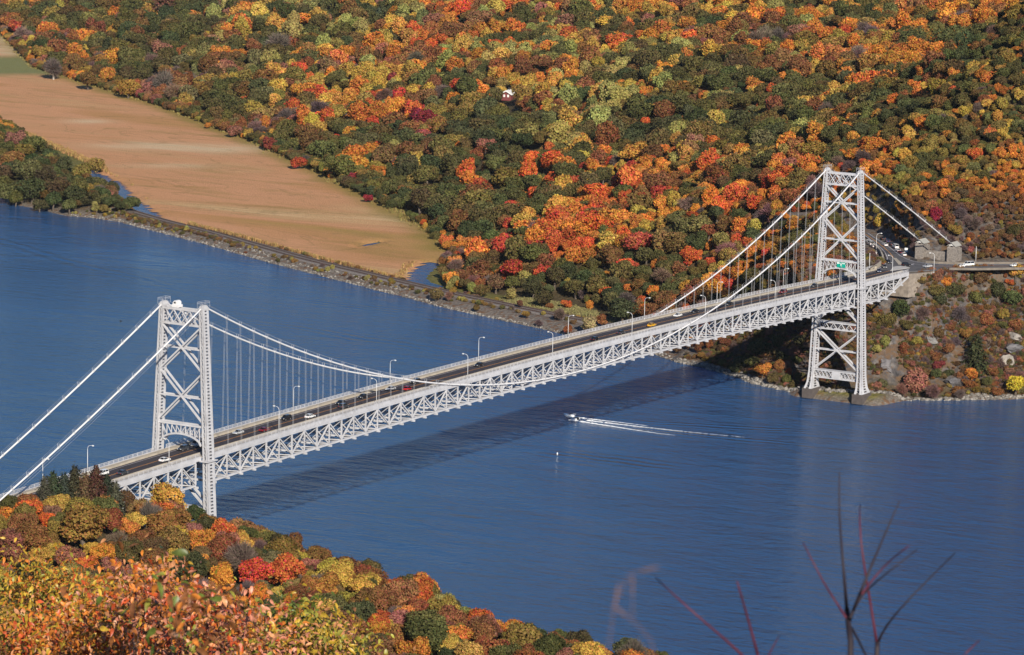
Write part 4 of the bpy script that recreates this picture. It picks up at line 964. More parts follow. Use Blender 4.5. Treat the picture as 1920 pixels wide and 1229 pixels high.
# -- far abutment and its brackets
b = MB(); b.prism([(549,-9.6),(556,-12.5),(566,-15),(566,10),(549,9.6)], 42.0, 52.9); bpart(b, 'abutment', paint('abutment_stone', (0.24,0.20,0.165), 0.95, 0.35, 0.5, bump=0.05, dirt=(0.1,0.08,0.06)))
b = MB(); b.prism([(-108,-9.6),(-82,-9.6),(-82,9.6),(-108,9.6)], 34.0, 50.0); bpart(b, 'abutment', M_CONC)
# ------------------------------------------------------------------ road junction at the far end
RZ = ROAD_Z
def pz(px, py, z=RZ): p = onz(px, py, z); return (float(p[0]), float(p[1]))
INNER = [(1637,508),(1646,503),(1654,498),(1661,491),(1661,483),(1657,474),(1650,466),(1639,458),(1625,446),(1612,437)]
OUTER = [(1630,437),(1643,446),(1663,458),(1680,471),(1690,479),(1703,486),(1716,490),(1734,493),(1760,495),(1792,496),(1844,495.5),(1892,495.5),(1960,497)]
LOWER = [(1960,502.5),(1900,502),(1831,503),(1779,502.5),(1753,506)]
def offs(pts, d):
    pts = [np.array(p) for p in pts]; out = []
    for i, p in enumerate(pts):
        t = pts[min(i+1,len(pts)-1)]-pts[max(i-1,0)]; t = t/np.linalg.norm(t); out.append(tuple(p+d*np.array([-t[1], t[0]])))
    return out
poly = [(549.0,5.9),(552,7.4)]+[pz(*p) for p in INNER]+[pz(*p) for p in OUTER]+offs(ROAD_S[5:], 5.6)+offs(ROAD_S[5:], -5.6)[::-1]+[pz(*p) for p in LOWER]+[(549.0,-5.9)]
b = MB(); b.prism(poly, RZ-0.5, RZ); tag(b.build('junction_road', M_ASPH2), kind='structure')
def ribbon(name, pts, w, z, mat, h=0.006, kind=None, parent=None):
    b = MB()
    for p, q in zip(pts[:-1], pts[1:]): b.beam((p[0],p[1],z+h/2), (q[0],q[1],z+h/2), w, h)
    o = b.build(name, mat, parent)
    if kind: tag(o, kind=kind)
    return o
jr = bpy.data.objects['junction_road']
inner = [pz(*p) for p in INNER]; outer = [pz(*p) for p in OUTER]+offs(ROAD_S[5:], 5.6); lower = offs(ROAD_S[5:], -5.6)[::-1]+[pz(*p) for p in LOWER]
ribbon('edge_line', offs(inner, -0.7), 0.25, RZ+0.002, M_WHT, parent=jr)
ribbon('edge_line', offs(outer, -0.8), 0.25, RZ+0.002, M_WHT, parent=jr)
ribbon('centre_line', [pz(1622,439),(pz(1641,452)),pz(1656,463),pz(1668,474),pz(1675,483)], 0.35, RZ+0.002, M_YEL, parent=jr)
ribbon('centre_line', [pz(1735,499),pz(1790,499.5),pz(1850,499),pz(1950,500)], 0.35, RZ+0.002, M_YEL, parent=jr)
ribbon('stop_line', [pz(1697,500),pz(1714,495),pz(1733,491.5)][:2], 0.5, RZ+0.002, M_WHT, parent=jr)
b = MB(); b.prism([pz(1669,508.5),pz(1675,501),pz(1692,498.6),pz(1706,503)], RZ, RZ+0.14); tag(b.build('traffic_island', paint('island_concrete', (0.46,0.44,0.42), 0.9, 0.15, 0.5)), kind='structure')
b = MB(); b.prism([pz(1674,484),pz(1681,485),pz(1694,496.5),pz(1684,496)], RZ, RZ+0.13); tag(b.build('median_strip', M_CONC), kind='structure')
M_CONC2 = paint('weathered_concrete', (0.17,0.145,0.12), 0.95, 0.3, 0.4, dirt=(0.12,0.10,0.085))
def wall(name, pts, th, z0, z1, mat, label):
    b = MB(); a = offs(pts, th/2); c = offs(pts, -th/2); n = len(pts)
    for i in range(n-1):
        v = [(*a[i],z0),(*a[i+1],z0),(*c[i+1],z0),(*c[i],z0),(*a[i],z1),(*a[i+1],z1),(*c[i+1],z1),(*c[i],z1)]
        f = [(3,2,1,0),(4,5,6,7),(0,1,5,4),(2,3,7,6)]+([(3,0,4,7)] if i == 0 else [])+([(1,2,6,5)] if i == n-2 else [])
        b.add(v, f)
    o = b.build(name, mat); tag(o, label, 'wall'); return o
wall('parapet_wall', [(550.5,8.4),(553,9.4)]+offs(inner, 1.5)[:-2], 0.8, RZ-4.0, RZ+1.1, M_CONC, 'tan concrete parapet curving along the road left of the junction')
wall('retaining_wall', offs(outer[5:], 1.3), 0.6, RZ-0.6, RZ+0.85, M_CONC2, 'long tan concrete wall at the foot of the rock cut behind the road')
wall('roadside_wall', offs(lower[:-1], 0.9), 0.5, RZ-0.9, RZ+0.2, M_CONC2, 'low roadside wall above the wooded bank right of the bridge')
# ------------------------------------------------------------------ cable anchorages: stone blocks with little roofs
def stone_material(name, col):
    mt, nt, ns, ls, bs = new_mat(name)
    n = noise(ns, ls, 0.9, 6, 0.65); c = ramp(ns, ls, n.outputs[0], [(0.3, tuple(v*0.45 for v in col)), (0.5, col), (0.72, tuple(min(1, v*1.5) for v in col))])
    ls.new(c.outputs[0], bs.inputs['Base Color']); bs.inputs['Roughness'].default_value = 0.95
    b = ns.new('ShaderNodeBump'); b.inputs['Distance'].default_value = 0.06; ls.new(n.outputs[0], b.inputs['Height']); ls.new(b.outputs[0], bs.inputs['Normal']); return mt
M_STONE = stone_material('grey_stone', (0.21,0.185,0.165)); M_ROOF = paint('grey_slate', (0.34,0.33,0.30), 0.8, 0.12, 1.2)
M_WALLW = paint('white_wall', (0.75,0.74,0.72), 0.7, 0.08, 1.0); M_DARK = paint('dark_opening', (0.02,0.02,0.022), 0.8, 0.2)
def anchorage(y, label):
    r = empty('cable_anchorage', (596.5, y, 52.6)); r.scale = (0.70, 0.74, 0.70); tag(r, label, 'anchorage', 'stone cable anchorages by the far road')
    b = MB(); b.extrude([(0,0),(11.5,0),(11.5,9.4),(5.4,11.0),(0.9,11.0),(0,10.0)], (0,-2.7,0), (1,0,0), (0,0,1), (0,5.4,0)); base = b.build('stone_base', M_STONE, r)
    # courses of stone standing proud of the joints
    rng = np.random.default_rng(int(abs(y)*10)); shared = None
    for course in range(10):
        x = 0.1+(course%2)*0.5; z = 0.15+course*1.0
        while x < 10.2:
            w = rng.uniform(0.9, 1.7); w = min(w, 11.4-x)
            q = MB(); q.box(x, x+w-0.1, -2.76-rng.uniform(0, 0.06), -2.69, z, z+0.9)
            if z+0.9 < np.interp(x+w/2, [0,0.9,5.4,11.5], [10,11,11,9.4]): q.build('stone', M_STONE, base)
            x += w
    b = MB(); b.extrude([(0.9,9.0),(8.8,9.0),(8.8,11.9),(0.9,11.9)], (0,-2.2,0), (1,0,0), (0,0,1), (0,4.4,0)); up = b.build('upper_wall', M_STONE, r)
    b = MB(); b.extrude([(-3.1,11.6),(0,14.2),(3.1,11.6),(3.1,11.3),(0,13.9),(-3.1,11.3)], (0.2,0,0), (0,1,0), (0,0,1), (9.6,0,0)); b.build('roof', M_ROOF, r)
    b = MB(); b.extrude([(-2.15,11.9),(2.15,11.9),(0,13.8)], (0.95,0,0), (0,1,0), (0,0,1), (0.12,0,0)); b.build('gable', M_WALLW, r)
    b = MB(); b.box(0.82, 0.9, -0.7, 0.7, 10.3, 11.8); b.build('opening', M_DARK, r)
anchorage(8.35, 'stone anchorage with grey roof where the left cable comes down, nearer the junction')
anchorage(-8.35, 'stone anchorage with grey roof where the right cable comes down, standing on the right')
b = MB(); b.box(598.5, 599.6, -6.2, 6.2, 50, 57.4); tag(b.build('stone_wall', M_STONE), 'stone wall joining the two roofed cable anchorages', 'wall')
# ------------------------------------------------------------------ green road sign on the far tower
p = onx(1577, 497, SPAN-1.95)
sg = empty('road_sign', (SPAN-1.95, p[1], p[2])); tag(sg, 'green road sign with a white forked arrow on the far tower portal', 'sign')
b = MB(); b.box(-0.06, 0.06, -2.15, 2.15, -1.2, 1.2); b.build('panel', paint('sign_green', (0.0,0.34,0.25), 0.45, 0.05), sg)
M_SW = paint('sign_white', (0.85,0.88,0.86), 0.5, 0.04)
b = MB(); b.beam((-0.08,0,-0.55), (-0.08,0,0.25), 0.30, 0.03, up=(1,0,0)); b.beam((-0.085,0,0.2), (-0.085,0.75,0.8), 0.28, 0.03, up=(1,0,0)); b.beam((-0.09,0,0.2), (-0.09,-0.75,0.8), 0.28, 0.03, up=(1,0,0))
for s in (-1, 1): b.add([(-0.105,s*0.95,0.98),(-0.105,s*0.95,0.45),(-0.105,s*0.42,0.95)], [(0,1,2)])
b.build('forked_arrow', M_SW, sg)
b = MB(); b.extrude([(-0.35,-0.35),(0.35,-0.35),(0.42,0.1),(0.3,0.4),(-0.3,0.4),(-0.42,0.1)], (-0.08,1.55,0.7), (0,1,0), (0,0,1), (-0.03,0,0)); b.build('route_shield', M_SW, sg)
for y in (-1.2, -1.55, -1.88):
    b = MB(); b.box(-0.09, -0.062, y-0.1, y+0.1, 0.45, 0.95); b.build('figure', M_SW, sg)
# ------------------------------------------------------------------ street lamps
M_POLE = paint('lamp_grey', (0.66,0.66,0.67), 0.4, 0.08, 1.0)
def make_lamp():
    r = empty('street_lamp')
    b = MB(); b.tube([(0,0,0),(0,0,0.25)], 0.24, 8); b.tube([(0,0,0.2),(0,0,4),(0,0,8.1)], [0.12,0.095,0.07], 8); b.build('pole', M_POLE, r, True)
    b = MB(); b.tube([(0,0,8.0),(0.15,0,8.6),(0.6,0,9.05),(1.3,0,9.25),(2.0,0,9.3)], [0.08,0.075,0.07,0.06,0.055], 7); b.build('arm', M_POLE, r, True)
    b = MB(); b.tube([(1.7,0,9.27),(2.0,0,9.30),(2.4,0,9.28),(2.7,0,9.25)], [0.08,0.2,0.21,0.09], 8); h = b.build('lamp_head', M_POLE, r, True)
    b = MB(); b.box(1.98, 2.5, -0.13, 0.13, 9.04, 9.10); b.build('lens', paint('lamp_lens', (0.6,0.6,0.55), 0.3, 0.05), h)
    return r
lamp0 = make_lamp(); lamp_used = []
def put_lamp(x, y, z, rz, label, group):
    o = lamp0 if not lamp_used else copy_tree(lamp0)
    lamp_used.append(o); o.location = (x, y, z); o.rotation_euler = (0, 0, rz); tag(o, label, 'street lamp', group)
ORD = ['first','second','third','fourth','fifth','sixth','seventh','eighth','ninth','tenth','eleventh','twelfth','thirteenth','fourteenth','fifteenth','sixteenth','seventeenth','eighteenth','nineteenth','twentieth',
       'twenty-first','twenty-second','twenty-third','twenty-fourth','twenty-fifth','twenty-sixth','twenty-seventh','twenty-eighth','twenty-ninth','thirtieth','thirty-first','thirty-second','thirty-third','thirty-fourth','thirty-fifth','thirty-sixth','thirty-seventh','thirty-eighth','thirty-ninth','fortieth']
FARSIDE = [(80,925),(164,890),(550,775),(731,722),(897,675),(1065,628),(1208,600),(1344,567),(1468,545)]
NEARSIDE = [(318,866),(524,812),(707,752),(878,702),(1037,664),(1186,622),(1323,595),(1454,565),(1575,537)]
for k, (px, py) in enumerate(FARSIDE):
    x = float(ony(px, py, 8.8)[0]); put_lamp(x, 8.75, deck_z(x)+0.24, -math.pi/2, 'tall curved street lamp on the left-hand walkway, %s along the bridge' % ORD[k], 'street lamps along the bridge')
for k, (px, py) in enumerate(NEARSIDE):
    x = float(ony(px, py, -9.0)[0]); put_lamp(x, -8.75, deck_z(x)+0.24, math.pi/2, 'tall curved street lamp on the right-hand walkway, %s along the bridge' % ORD[k], 'street lamps along the bridge')
put_lamp(533, -8.75, deck_z(533)+0.24, math.pi/2, 'street lamp on the approach deck just right of the far tower', 'street lamps at the junction')
p = onz(1751, 510, 53.6); put_lamp(p[0], p[1], 53.2, math.pi*0.75, 'street lamp at the end of the approach deck, above the abutment', 'street lamps at the junction')
p = onz(1647, 472, RZ); put_lamp(p[0], p[1]+1.2, RZ-0.5, -1.0, 'street lamp on the inside of the curve left of the junction', 'street lamps at the junction')
p = onz(1835, 491, RZ); o = None
pl = empty('utility_pole', (p[0], p[1]+1.5, RZ-0.6)); tag(pl, 'plain white pole standing against the rock cut beside the right-hand road', 'pole')
b = MB(); b.tube([(0,0,0),(0,0,7.5)], [0.15,0.1], 8); b.build('shaft', M_POLE, pl, True); b = MB(); b.tube([(0,0,7.4),(0,0,7.8)], [0.16,0.05], 8); b.build('cap', M_POLE, pl)
p = onz(1641, 503, RZ); pl = empty('utility_pole', (p[0], p[1]+3.0, RZ-0.6)); tag(pl, 'slim white pole just right of the far tower behind the parapet', 'pole')
b = MB(); b.tube([(0,0,0),(0,0,7.2)], [0.16,0.11], 8); b.build('shaft', M_POLE, pl, True); b = MB(); b.tube([(0,0,7.1),(0,0,7.5)], [0.17,0.05], 8); b.build('cap', M_POLE, pl)
# roadside signs, cabinet, barrier
def board(px, py, w, h, hgt, label):
    p = onz(px, py, RZ); r = empty('roadside_sign', (p[0], p[1], RZ-0.5), 0.35); tag(r, label, 'sign')
    b = MB(); b.box(-0.04, 0.04, -w/2, w/2, hgt, hgt+h); b.build('panel', M_SW, r)
    for s in (-1, 1): b = MB(); b.box(0.05, 0.13, s*w*0.35-0.04, s*w*0.35+0.04, 0, hgt+h*0.9); b.build('post', M_POLE, r)
board(1699, 474, 1.5, 2.0, 0.8, 'white sign board standing by the line of parked cars'); board(1719, 480, 0.9, 2.4, 0.5, 'tall narrow white sign below the left anchorage')
p = onz(1651, 479, RZ); r = empty('control_cabinet', (p[0]-1.5, p[1]+2.5, RZ-0.5), 0.6); tag(r, 'pale box cabinet on the inside of the junction curve', 'cabinet')
b = MB(); b.box(-0.7,0.7,-1.0,1.0,0,2.0); b.build('body', M_WALLW, r); b = MB(); b.box(-0.9,0.9,-1.2,1.2,2.0,2.18); b.build('lid', M_ROOF, r); b = MB(); b.box(-0.74,-0.701,-0.8,0.0,0.2,1.8); b.build('door', M_POLE, r)
p = onz(1652, 487, RZ); r = empty('road_barrier', (p[0]-1.0, p[1]+2.2, RZ-0.5), 0.5); tag(r, 'orange-red slatted road barrier beside the parapet curve', 'barrier')
M_ORA = paint('barrier_orange', (0.75,0.16,0.08), 0.6, 0.1)
for k in range(3): b = MB(); b.box(-0.03,0.03,-1.6,1.6,0.4+0.5*k,0.7+0.5*k); b.build('slat', M_ORA, r)
for s in (-1, 0, 1): b = MB(); b.box(0.035,0.12,s*1.4-0.05,s*1.4+0.05,0,1.9); b.build('post', M_SW, r)
# ------------------------------------------------------------------ vehicles
CARP = {'white': (0.80,0.80,0.80), 'silver': (0.45,0.46,0.48), 'black': (0.012,0.012,0.015), 'charcoal': (0.045,0.048,0.055), 'blue': (0.02,0.035,0.09), 'red': (0.45,0.02,0.02), 'yellow': (0.75,0.40,0.02), 'maroon': (0.16,0.012,0.018)}
CARM = {k: paint('car_paint_'+k, v, 0.28, 0.04, 1.0, coat=0.6) for k, v in CARP.items()}
M_GLASS = paint('car_glass', (0.012,0.014,0.018), 0.06, 0.05); M_TYRE = paint('tyre_rubber', (0.02,0.02,0.02), 0.85, 0.1); M_RIM = paint('wheel_rim', (0.5,0.5,0.52), 0.3, 0.05, metal=0.6)
M_HEAD = paint('headlight_glass', (0.85,0.85,0.82), 0.1, 0.03); M_TAIL = paint('tail_light_red', (0.5,0.01,0.01), 0.2, 0.03)
SHAPES = {  # length, width, lower body side profile, cabin base and top (x rear, x front, z)
 'sedan': (4.7,1.82,[(-2.32,.45),(-2.2,.30),(2.2,.30),(2.34,.5),(2.30,.72),(2.05,.80),(0.95,.92),(-1.75,.97),(-2.25,.90)],(-1.85,1.05,.93),(-1.05,0.25,1.45)),
 'suv': (4.75,1.92,[(-2.35,.50),(-2.2,.36),(2.2,.36),(2.36,.6),(2.30,.92),(2.0,1.0),(0.95,1.10),(-2.2,1.12),(-2.34,1.0)],(-2.25,1.10,1.08),(-1.95,0.45,1.76)),
 'van': (5.4,2.0,[(-2.68,.50),(-2.6,.36),(2.5,.36),(2.70,.6),(2.66,.95),(2.3,1.12),(1.75,1.25),(-2.64,1.25),(-2.7,1.0)],(-2.66,1.8,1.24),(-2.55,1.05,2.15)),
 'pickup': (5.5,1.98,[(-2.74,.55),(-2.6,.40),(2.6,.40),(2.76,.65),(2.70,.98),(2.4,1.06),(1.2,1.14),(-2.7,1.08),(-2.76,.9)],(-0.55,1.25,1.1),(-0.3,0.65,1.80))}
def car_parts(kind):
    L, W, prof, cb, ct = SHAPES[kind]; h = W/2; out = {}
    b = MB(); n = len(prof)
    secs = [(-h, 0.93, -0.02), (-h*0.94, 1.0, 0.0), (h*0.94, 1.0, 0.0), (h, 0.93, -0.02)]
    rows = []
    for y, sc, dz in secs: rows.append([(x*(0.985 if sc < 1 else 1), y, .30+(z-.30)*sc+0.02*(sc < 1)) for x, z in prof])
    v = [p for r in rows for p in r]; f = []
    for k in range(3):
        for i in range(n): j = (i+1)%n; f.append((k*n+i, (k+1)*n+i, (k+1)*n+j, k*n+j))
    f.append(tuple(range(n))); f.append(tuple(range(4*n-1, 3*n-1, -1))); b.add(v, f); out['body'] = b
    b = MB(); wb, wt = h-0.08, h-0.25
    x0, x1, z0 = cb; u0, u1, z1 = ct
    b.add([(x0,-wb,z0-.03),(x1,-wb,z0-.03),(x1,wb,z0-.03),(x0,wb,z0-.03),(u0,-wt,z1),(u1,-wt,z1),(u1,wt,z1),(u0,wt,z1)], [(3,2,1,0),(4,5,6,7),(0,1,5,4),(1,2,6,5),(2,3,7,6),(3,0,4,7)]); out['window'] = b
    b = MB(); b.add([(u0-.05,-wt-.03,z1),(u1+.05,-wt-.03,z1),(u1+.05,wt+.03,z1),(u0-.05,wt+.03,z1),(u0+.1,-wt+.08,z1+.07),(u1-.12,-wt+.08,z1+.07),(u1-.12,wt-.08,z1+.07),(u0+.1,wt-.08,z1+.07)], [(3,2,1,0),(4,5,6,7),(0,1,5,4),(1,2,6,5),(2,3,7,6),(3,0,4,7)])
    for s in (-1, 1):
        for t in ((0.0, 0.0), (0.5, 0.5), (1.0, 1.0)):
            xa = x0+(x1-x0)*t[0]; xb = u0+(u1-u0)*t[1]; b.beam((xa, s*(wb+.012), z0-.02), (xb, s*(wt+.012), z1+.01), 0.09, 0.05, up=(0,1,0))
    out['roof'] = b
    wh = []
    for sx in (-1, 1):
        for s in (-1, 1):
            w = MB(); xw = sx*L*0.305; w.tube([(xw, s*(h-.20), .34), (xw, s*(h+.01), .34)], .34, 14); rim = MB(); rim.tube([(xw, s*(h+.005), .34), (xw, s*(h+.025), .34)], .20, 10); wh.append((w, rim))
    out['wheel'] = wh
    zl = prof[4][1]-.10
    out['headlight'] = [MB(), MB()]; out['tail_light'] = [MB(), MB()]
    for k, s in enumerate((-1, 1)):
        out['headlight'][k].box(L/2-.12, L/2+.015, min(s*h*.55, s*h*.9), max(s*h*.55, s*h*.9), zl-.10, zl+.06)
        out['tail_light'][k].box(-L/2-.012, -L/2+.10, min(s*h*.6, s*h*.92), max(s*h*.6, s*h*.92), zl-.02, zl+.14)
    return out
CARMESH = {}
def car(kind, colour, x, y, z, heading, label, group):
    if kind not in CARMESH:
        P = car_parts(kind); D = {'body': P['body'].mesh('body', CARM['white']), 'roof': P['roof'].mesh('roof', CARM['white']), 'window': P['window'].mesh('window', M_GLASS)}
        D['wheel'] = [(w.mesh('wheel', M_TYRE), r_.mesh('rim', M_RIM)) for w, r_ in P['wheel']]
        D['headlight'] = [q.mesh('headlight', M_HEAD) for q in P['headlight']]; D['tail_light'] = [q.mesh('tail_light', M_TAIL) for q in P['tail_light']]
        CARMESH[kind] = D
    D = CARMESH[kind]; r = empty('pickup_truck' if kind == 'pickup' else 'van' if kind == 'van' else 'car', (x, y, z), heading)
    tag(r, label, 'car' if kind in ('sedan', 'suv') else 'truck' if kind == 'pickup' else 'van', group)
    def add(name, me, par, mat=None):
        o = link(bpy.data.objects.new(name, me), par)
        if mat is not None: o.material_slots[0].link = 'OBJECT'; o.material_slots[0].material = mat
        return o
    add('body', D['body'], r, CARM[colour]); add('roof', D['roof'], r, CARM[colour]); add('window', D['window'], r)
    for w, rim in D['wheel']: add('rim', rim, add('wheel', w, r))
    for q in D['headlight']: add('headlight', q, r)
    for q in D['tail_light']: add('tail_light', q, r)
    return r
ON_BRIDGE = [  # pixel, lane (+ towards the near bank, - towards the far bank), kind, colour, label
 (197,888,1,'suv','white','white car on the approach, leftmost vehicle on the bridge'), (233,886,-1,'sedan','charcoal','dark grey car on the approach, beside the leftmost white car'),
 (311,862,-1,'sedan','white','white car about to pass under the near tower'), (350,842,1,'suv','charcoal','dark car coming out under the near tower arch'), (368,833,1,'van','silver','pale van half hidden under the near tower arch'),
 (452,811,1,'sedan','silver','silver grey car on the far lane just right of the near tower'), (495,805,-1,'sedan','maroon','dark car on the near lane just right of the near tower'), (543,785,1,'suv','black','black car on the far lane beside the second left-hand lamp'),
 (580,780,-1,'sedan','white','white car on the near lane a short way past the near tower'), (639,761,-1,'suv','charcoal','dark grey car behind the fifth pair of hangers on the near lane'), (641,755,1,'sedan','black','black car on the far lane meeting the dark grey one'),
 (680,751,1,'sedan','black','black car left of the silver one, halfway to midspan'), (737,729,1,'sedan','silver','silver car on the far lane, level with the red one'), (764,728,-1,'sedan','red','bright red car on the near lane left of midspan'),
 (782,716,1,'suv','black','black car on the far lane right of the red one'), (902,684,1,'sedan','black','lone black car at midspan'), (1116,630,-1,'sedan','black','black car left of the yellow one, left of two'), (1165,618,-1,'sedan','charcoal','dark car closest behind the yellow one'),
 (1222,603,-1,'sedan','yellow','yellow car where the left cable meets the deck'), (1272,591,1,'sedan','white','white car right of the yellow one'), (1307,584,1,'sedan','black','black car following the white one right of midspan'),
 (1372,570,1,'sedan','black','black car halfway between midspan and the far tower'), (1474,548,1,'suv','maroon','dark car a little left of the far tower'), (1535,536,1,'sedan','charcoal','dark car with bright headlights at the far tower')]
for px, py, lane, kind, colour, lab in ON_BRIDGE:
    x = 0.0
    for _ in range(4):
        p = onz(px, py, deck_z(x)+0.7); x = float(p[0])
    x = float(ony(px, py, lane*2.5)[0]) if abs(p[1]-lane*2.5) > 3 else x
    car(kind, colour, x, lane*2.5, deck_z(x), 0.0 if lane < 0 else math.pi, lab, 'cars on the bridge')
AT_JUNCTION = [(1665,491,-2.3,'sedan','black','black car on the curve beside the parapet, highest of three'), (1658,500,-2.5,'sedan','charcoal','dark car on the curve, middle of three'), (1648,508,-2.6,'sedan','blue','dark blue car turning onto the bridge, lowest of three'),
 (1699,497,-0.4,'suv','black','large black car crossing the middle of the junction'), (1739,499,2.75,'sedan','silver','silver car arriving at the junction from the right'), (1800,499,2.7,'sedan','white','white car on the right-hand road, low and left of the white van'),
 (1816,496.5,2.62,'van','white','white van on the right-hand road under the rock cut'), (1903,497.5,2.62,'sedan','white','white car at the right edge of the picture'),
 (1659,459,0.8,'sedan','white','white car driving away up the left-hand road')]
for px, py, hd, kind, colour, lab in AT_JUNCTION:
    p = onz(px, py, RZ+0.6); car(kind, colour, float(p[0]), float(p[1]), RZ, hd, lab, 'cars at the junction')
PARKED = [(1679,462,'van','white','white van parked above the junction, tallest in the row'), (1683,468,'sedan','white','small white car parked between the white van and the maroon car'), (1688,472,'sedan','maroon','maroon car in the row parked above the junction'),
 (1694,476,'sedan','white','white car at the lower end of the parked row'), (1672,457,'suv','charcoal','dark car parked left of the white van'), (1664,451,'suv','blue','blue car parked in the shade, second from the row\'s upper end'), (1655,446,'sedan','black','dark car parked in the shade at the row\'s upper end'),
 (1632,456,'van','white','white van parked on the outside of the left-hand curve'), (1627,451,'sedan','white','white car parked just right of the far tower leg'), (1637,460,'sedan','white','white car parked lowest on the outside of the left-hand curve')]
for k, (px, py, kind, colour, lab) in enumerate(PARKED):
    p = onz(px, py, RZ+0.6); car(kind, colour, float(p[0]), float(p[1]), RZ-0.35, 0.75+0.1*math.sin(k), lab, 'cars parked at the junction')
# ------------------------------------------------------------------ railway on the embankment
def smooth_line(pts, step):
    pts = np.array(pts, float); d = np.r_[0, np.cumsum(np.hypot(*np.diff(pts, axis=0).T))]; s = np.arange(0, d[-1], 2.0)
    x = np.interp(s, d, pts[:, 0]); y = np.interp(s, d, pts[:, 1]); k = np.hanning(31); k /= k.sum()
    xp = np.pad(x, 15, mode='reflect', reflect_type='odd'); yp = np.pad(y, 15, mode='reflect', reflect_type='odd')
    x = np.convolve(xp, k, 'valid'); y = np.convolve(yp, k, 'valid'); n = max(1, int(step/2)); return [(float(a), float(b_)) for a, b_ in zip(x[::n], y[::n])]
LINE = smooth_line([(905,790),(853,711),(803,647),(771,587),(753,542),(733,504),(698,437),(674,380),(651,325),(636,285),(622,244),(612,211),(598,165),(586,130)], 6)
M_BALLAST = paint('track_ballast', (0.19,0.165,0.15), 0.95, 0.35, 0.9, dirt=(0.10,0.07,0.055)); M_RAIL = paint('rusty_rail', (0.11,0.06,0.045), 0.6, 0.3, 1.0); M_SLEEP = paint('dark_sleeper', (0.06,0.045,0.04), 0.9, 0.3, 1.0)
b = MB(); L1 = offs(LINE, 6.2); R1 = offs(LINE, -6.2); L2 = offs(LINE, 4.9); R2 = offs(LINE, -4.9)
for i in range(len(LINE)-1):
    b.add([(*L1[i],2.0),(*L1[i+1],2.0),(*L2[i+1],2.85),(*L2[i],2.85),(*R2[i],2.85),(*R2[i+1],2.85),(*R1[i+1],2.0),(*R1[i],2.0)], [(1,0,3,2),(2,3,4,5),(5,4,7,6)])
tag(b.build('railway_bed', M_BALLAST), kind='structure')
for k, o_ in enumerate((-2.3, 2.3)):
    c = offs(LINE, o_); r = empty('railway_track', (c[0][0], c[0][1], 2.85)); tag(r, ('railway track on the river side of the embankment', 'railway track on the marsh side of the embankment')[k], 'railway track', 'railway tracks by the marsh')
    def rel(p, z): return (p[0]-c[0][0], p[1]-c[0][1], z)
    for s in (-0.72, 0.72):
        q = offs(c, s); b = MB()
        for i in range(len(q)-1): b.beam(rel(q[i], 0.27), rel(q[i+1], 0.27), 0.13, 0.17)
        b.build('rail', M_RAIL, r)
    b = MB(); a1 = np.array(c)
    for i in range(len(c)-1):
        t = a1[i+1]-a1[i]; L = np.linalg.norm(t); t = t/L; nn = np.array([-t[1], t[0]])
        for f in np.arange(0, L, 1.5): p = a1[i]+t*f; b.beam(rel(p-nn*1.3, 0.09), rel(p+nn*1.3, 0.09), 0.26, 0.16)
    tag(b.build('sleepers', M_SLEEP, r), kind='stuff')
# ------------------------------------------------------------------ stones, reeds and scrub along the water
def rock_mesh(name, seed, mat, sub=2, rough=0.35):
    import bmesh
    bm = bmesh.new(); bmesh.ops.create_icosphere(bm, subdivisions=sub, radius=1.0); rng = np.random.default_rng(seed)
    npl = 9 if sub < 3 else 16; pl = rng.normal(size=(npl, 3)); pl /= np.linalg.norm(pl, axis=1, keepdims=True); ds = rng.uniform(0.55, 0.95, npl) if sub < 3 else rng.uniform(0.34, 0.8, npl)
    for v in bm.verts:
        p = np.array(v.co)
        for n_, d_ in zip(pl, ds):
            e = p@n_-d_
            if e > 0: p = p-n_*e*0.98
        p += rng.normal(size=3)*0.03*rough*3; v.co = p
    me = bpy.data.meshes.new(name); bm.to_mesh(me); bm.free(); me.materials.append(mat); return me
def tint_material(name, rough=0.95):
    mt, nt, ns, ls, bs = new_mat(name); at = ns.new('ShaderNodeAttribute'); at.attribute_type = 'INSTANCER'; at.attribute_name = 'leaf_color'
    n = noise(ns, ls, 1.3, 5, 0.6); f = ramp(ns, ls, n.outputs[0], [(0.3, (0.6,)*3), (0.7, (1.3,)*3)])
    ls.new(mixc(ns, ls, 1.0, at.outputs['Color'], f.outputs[0], 'MULTIPLY'), bs.inputs['Base Color']); bs.inputs['Roughness'].default_value = rough; return mt
M_ROCKT = tint_material('shore_stone'); ROCKS = [rock_mesh('stone', 400+i, M_ROCKT, 1) for i in range(4)]
def along_shore(n, y0, y1, s0, s1, rng):
    P = np.array(SHORE); seg = [(P[i], P[i+1]) for i in range(len(P)-1) if min(P[i][1], P[i+1][1]) < y1 and max(P[i][1], P[i+1][1]) > y0]
    L = np.array([np.linalg.norm(b_-a) for a, b_ in seg]); out = []
    while len(out) < n:
        k = int(rng.choice(len(seg), p=L/L.sum())); a, b_ = seg[k]; t = rng.uniform(); p = a+(b_-a)*t; d = (b_-a)/np.linalg.norm(b_-a); nn = np.array([-d[1], d[0]])
        p = p+nn*rng.uniform(s0, s1)
        if y0 < p[1] < y1: out.append(p)
    return np.array(out)
rng = np.random.default_rng(3); D = [[], [], [], [], []]
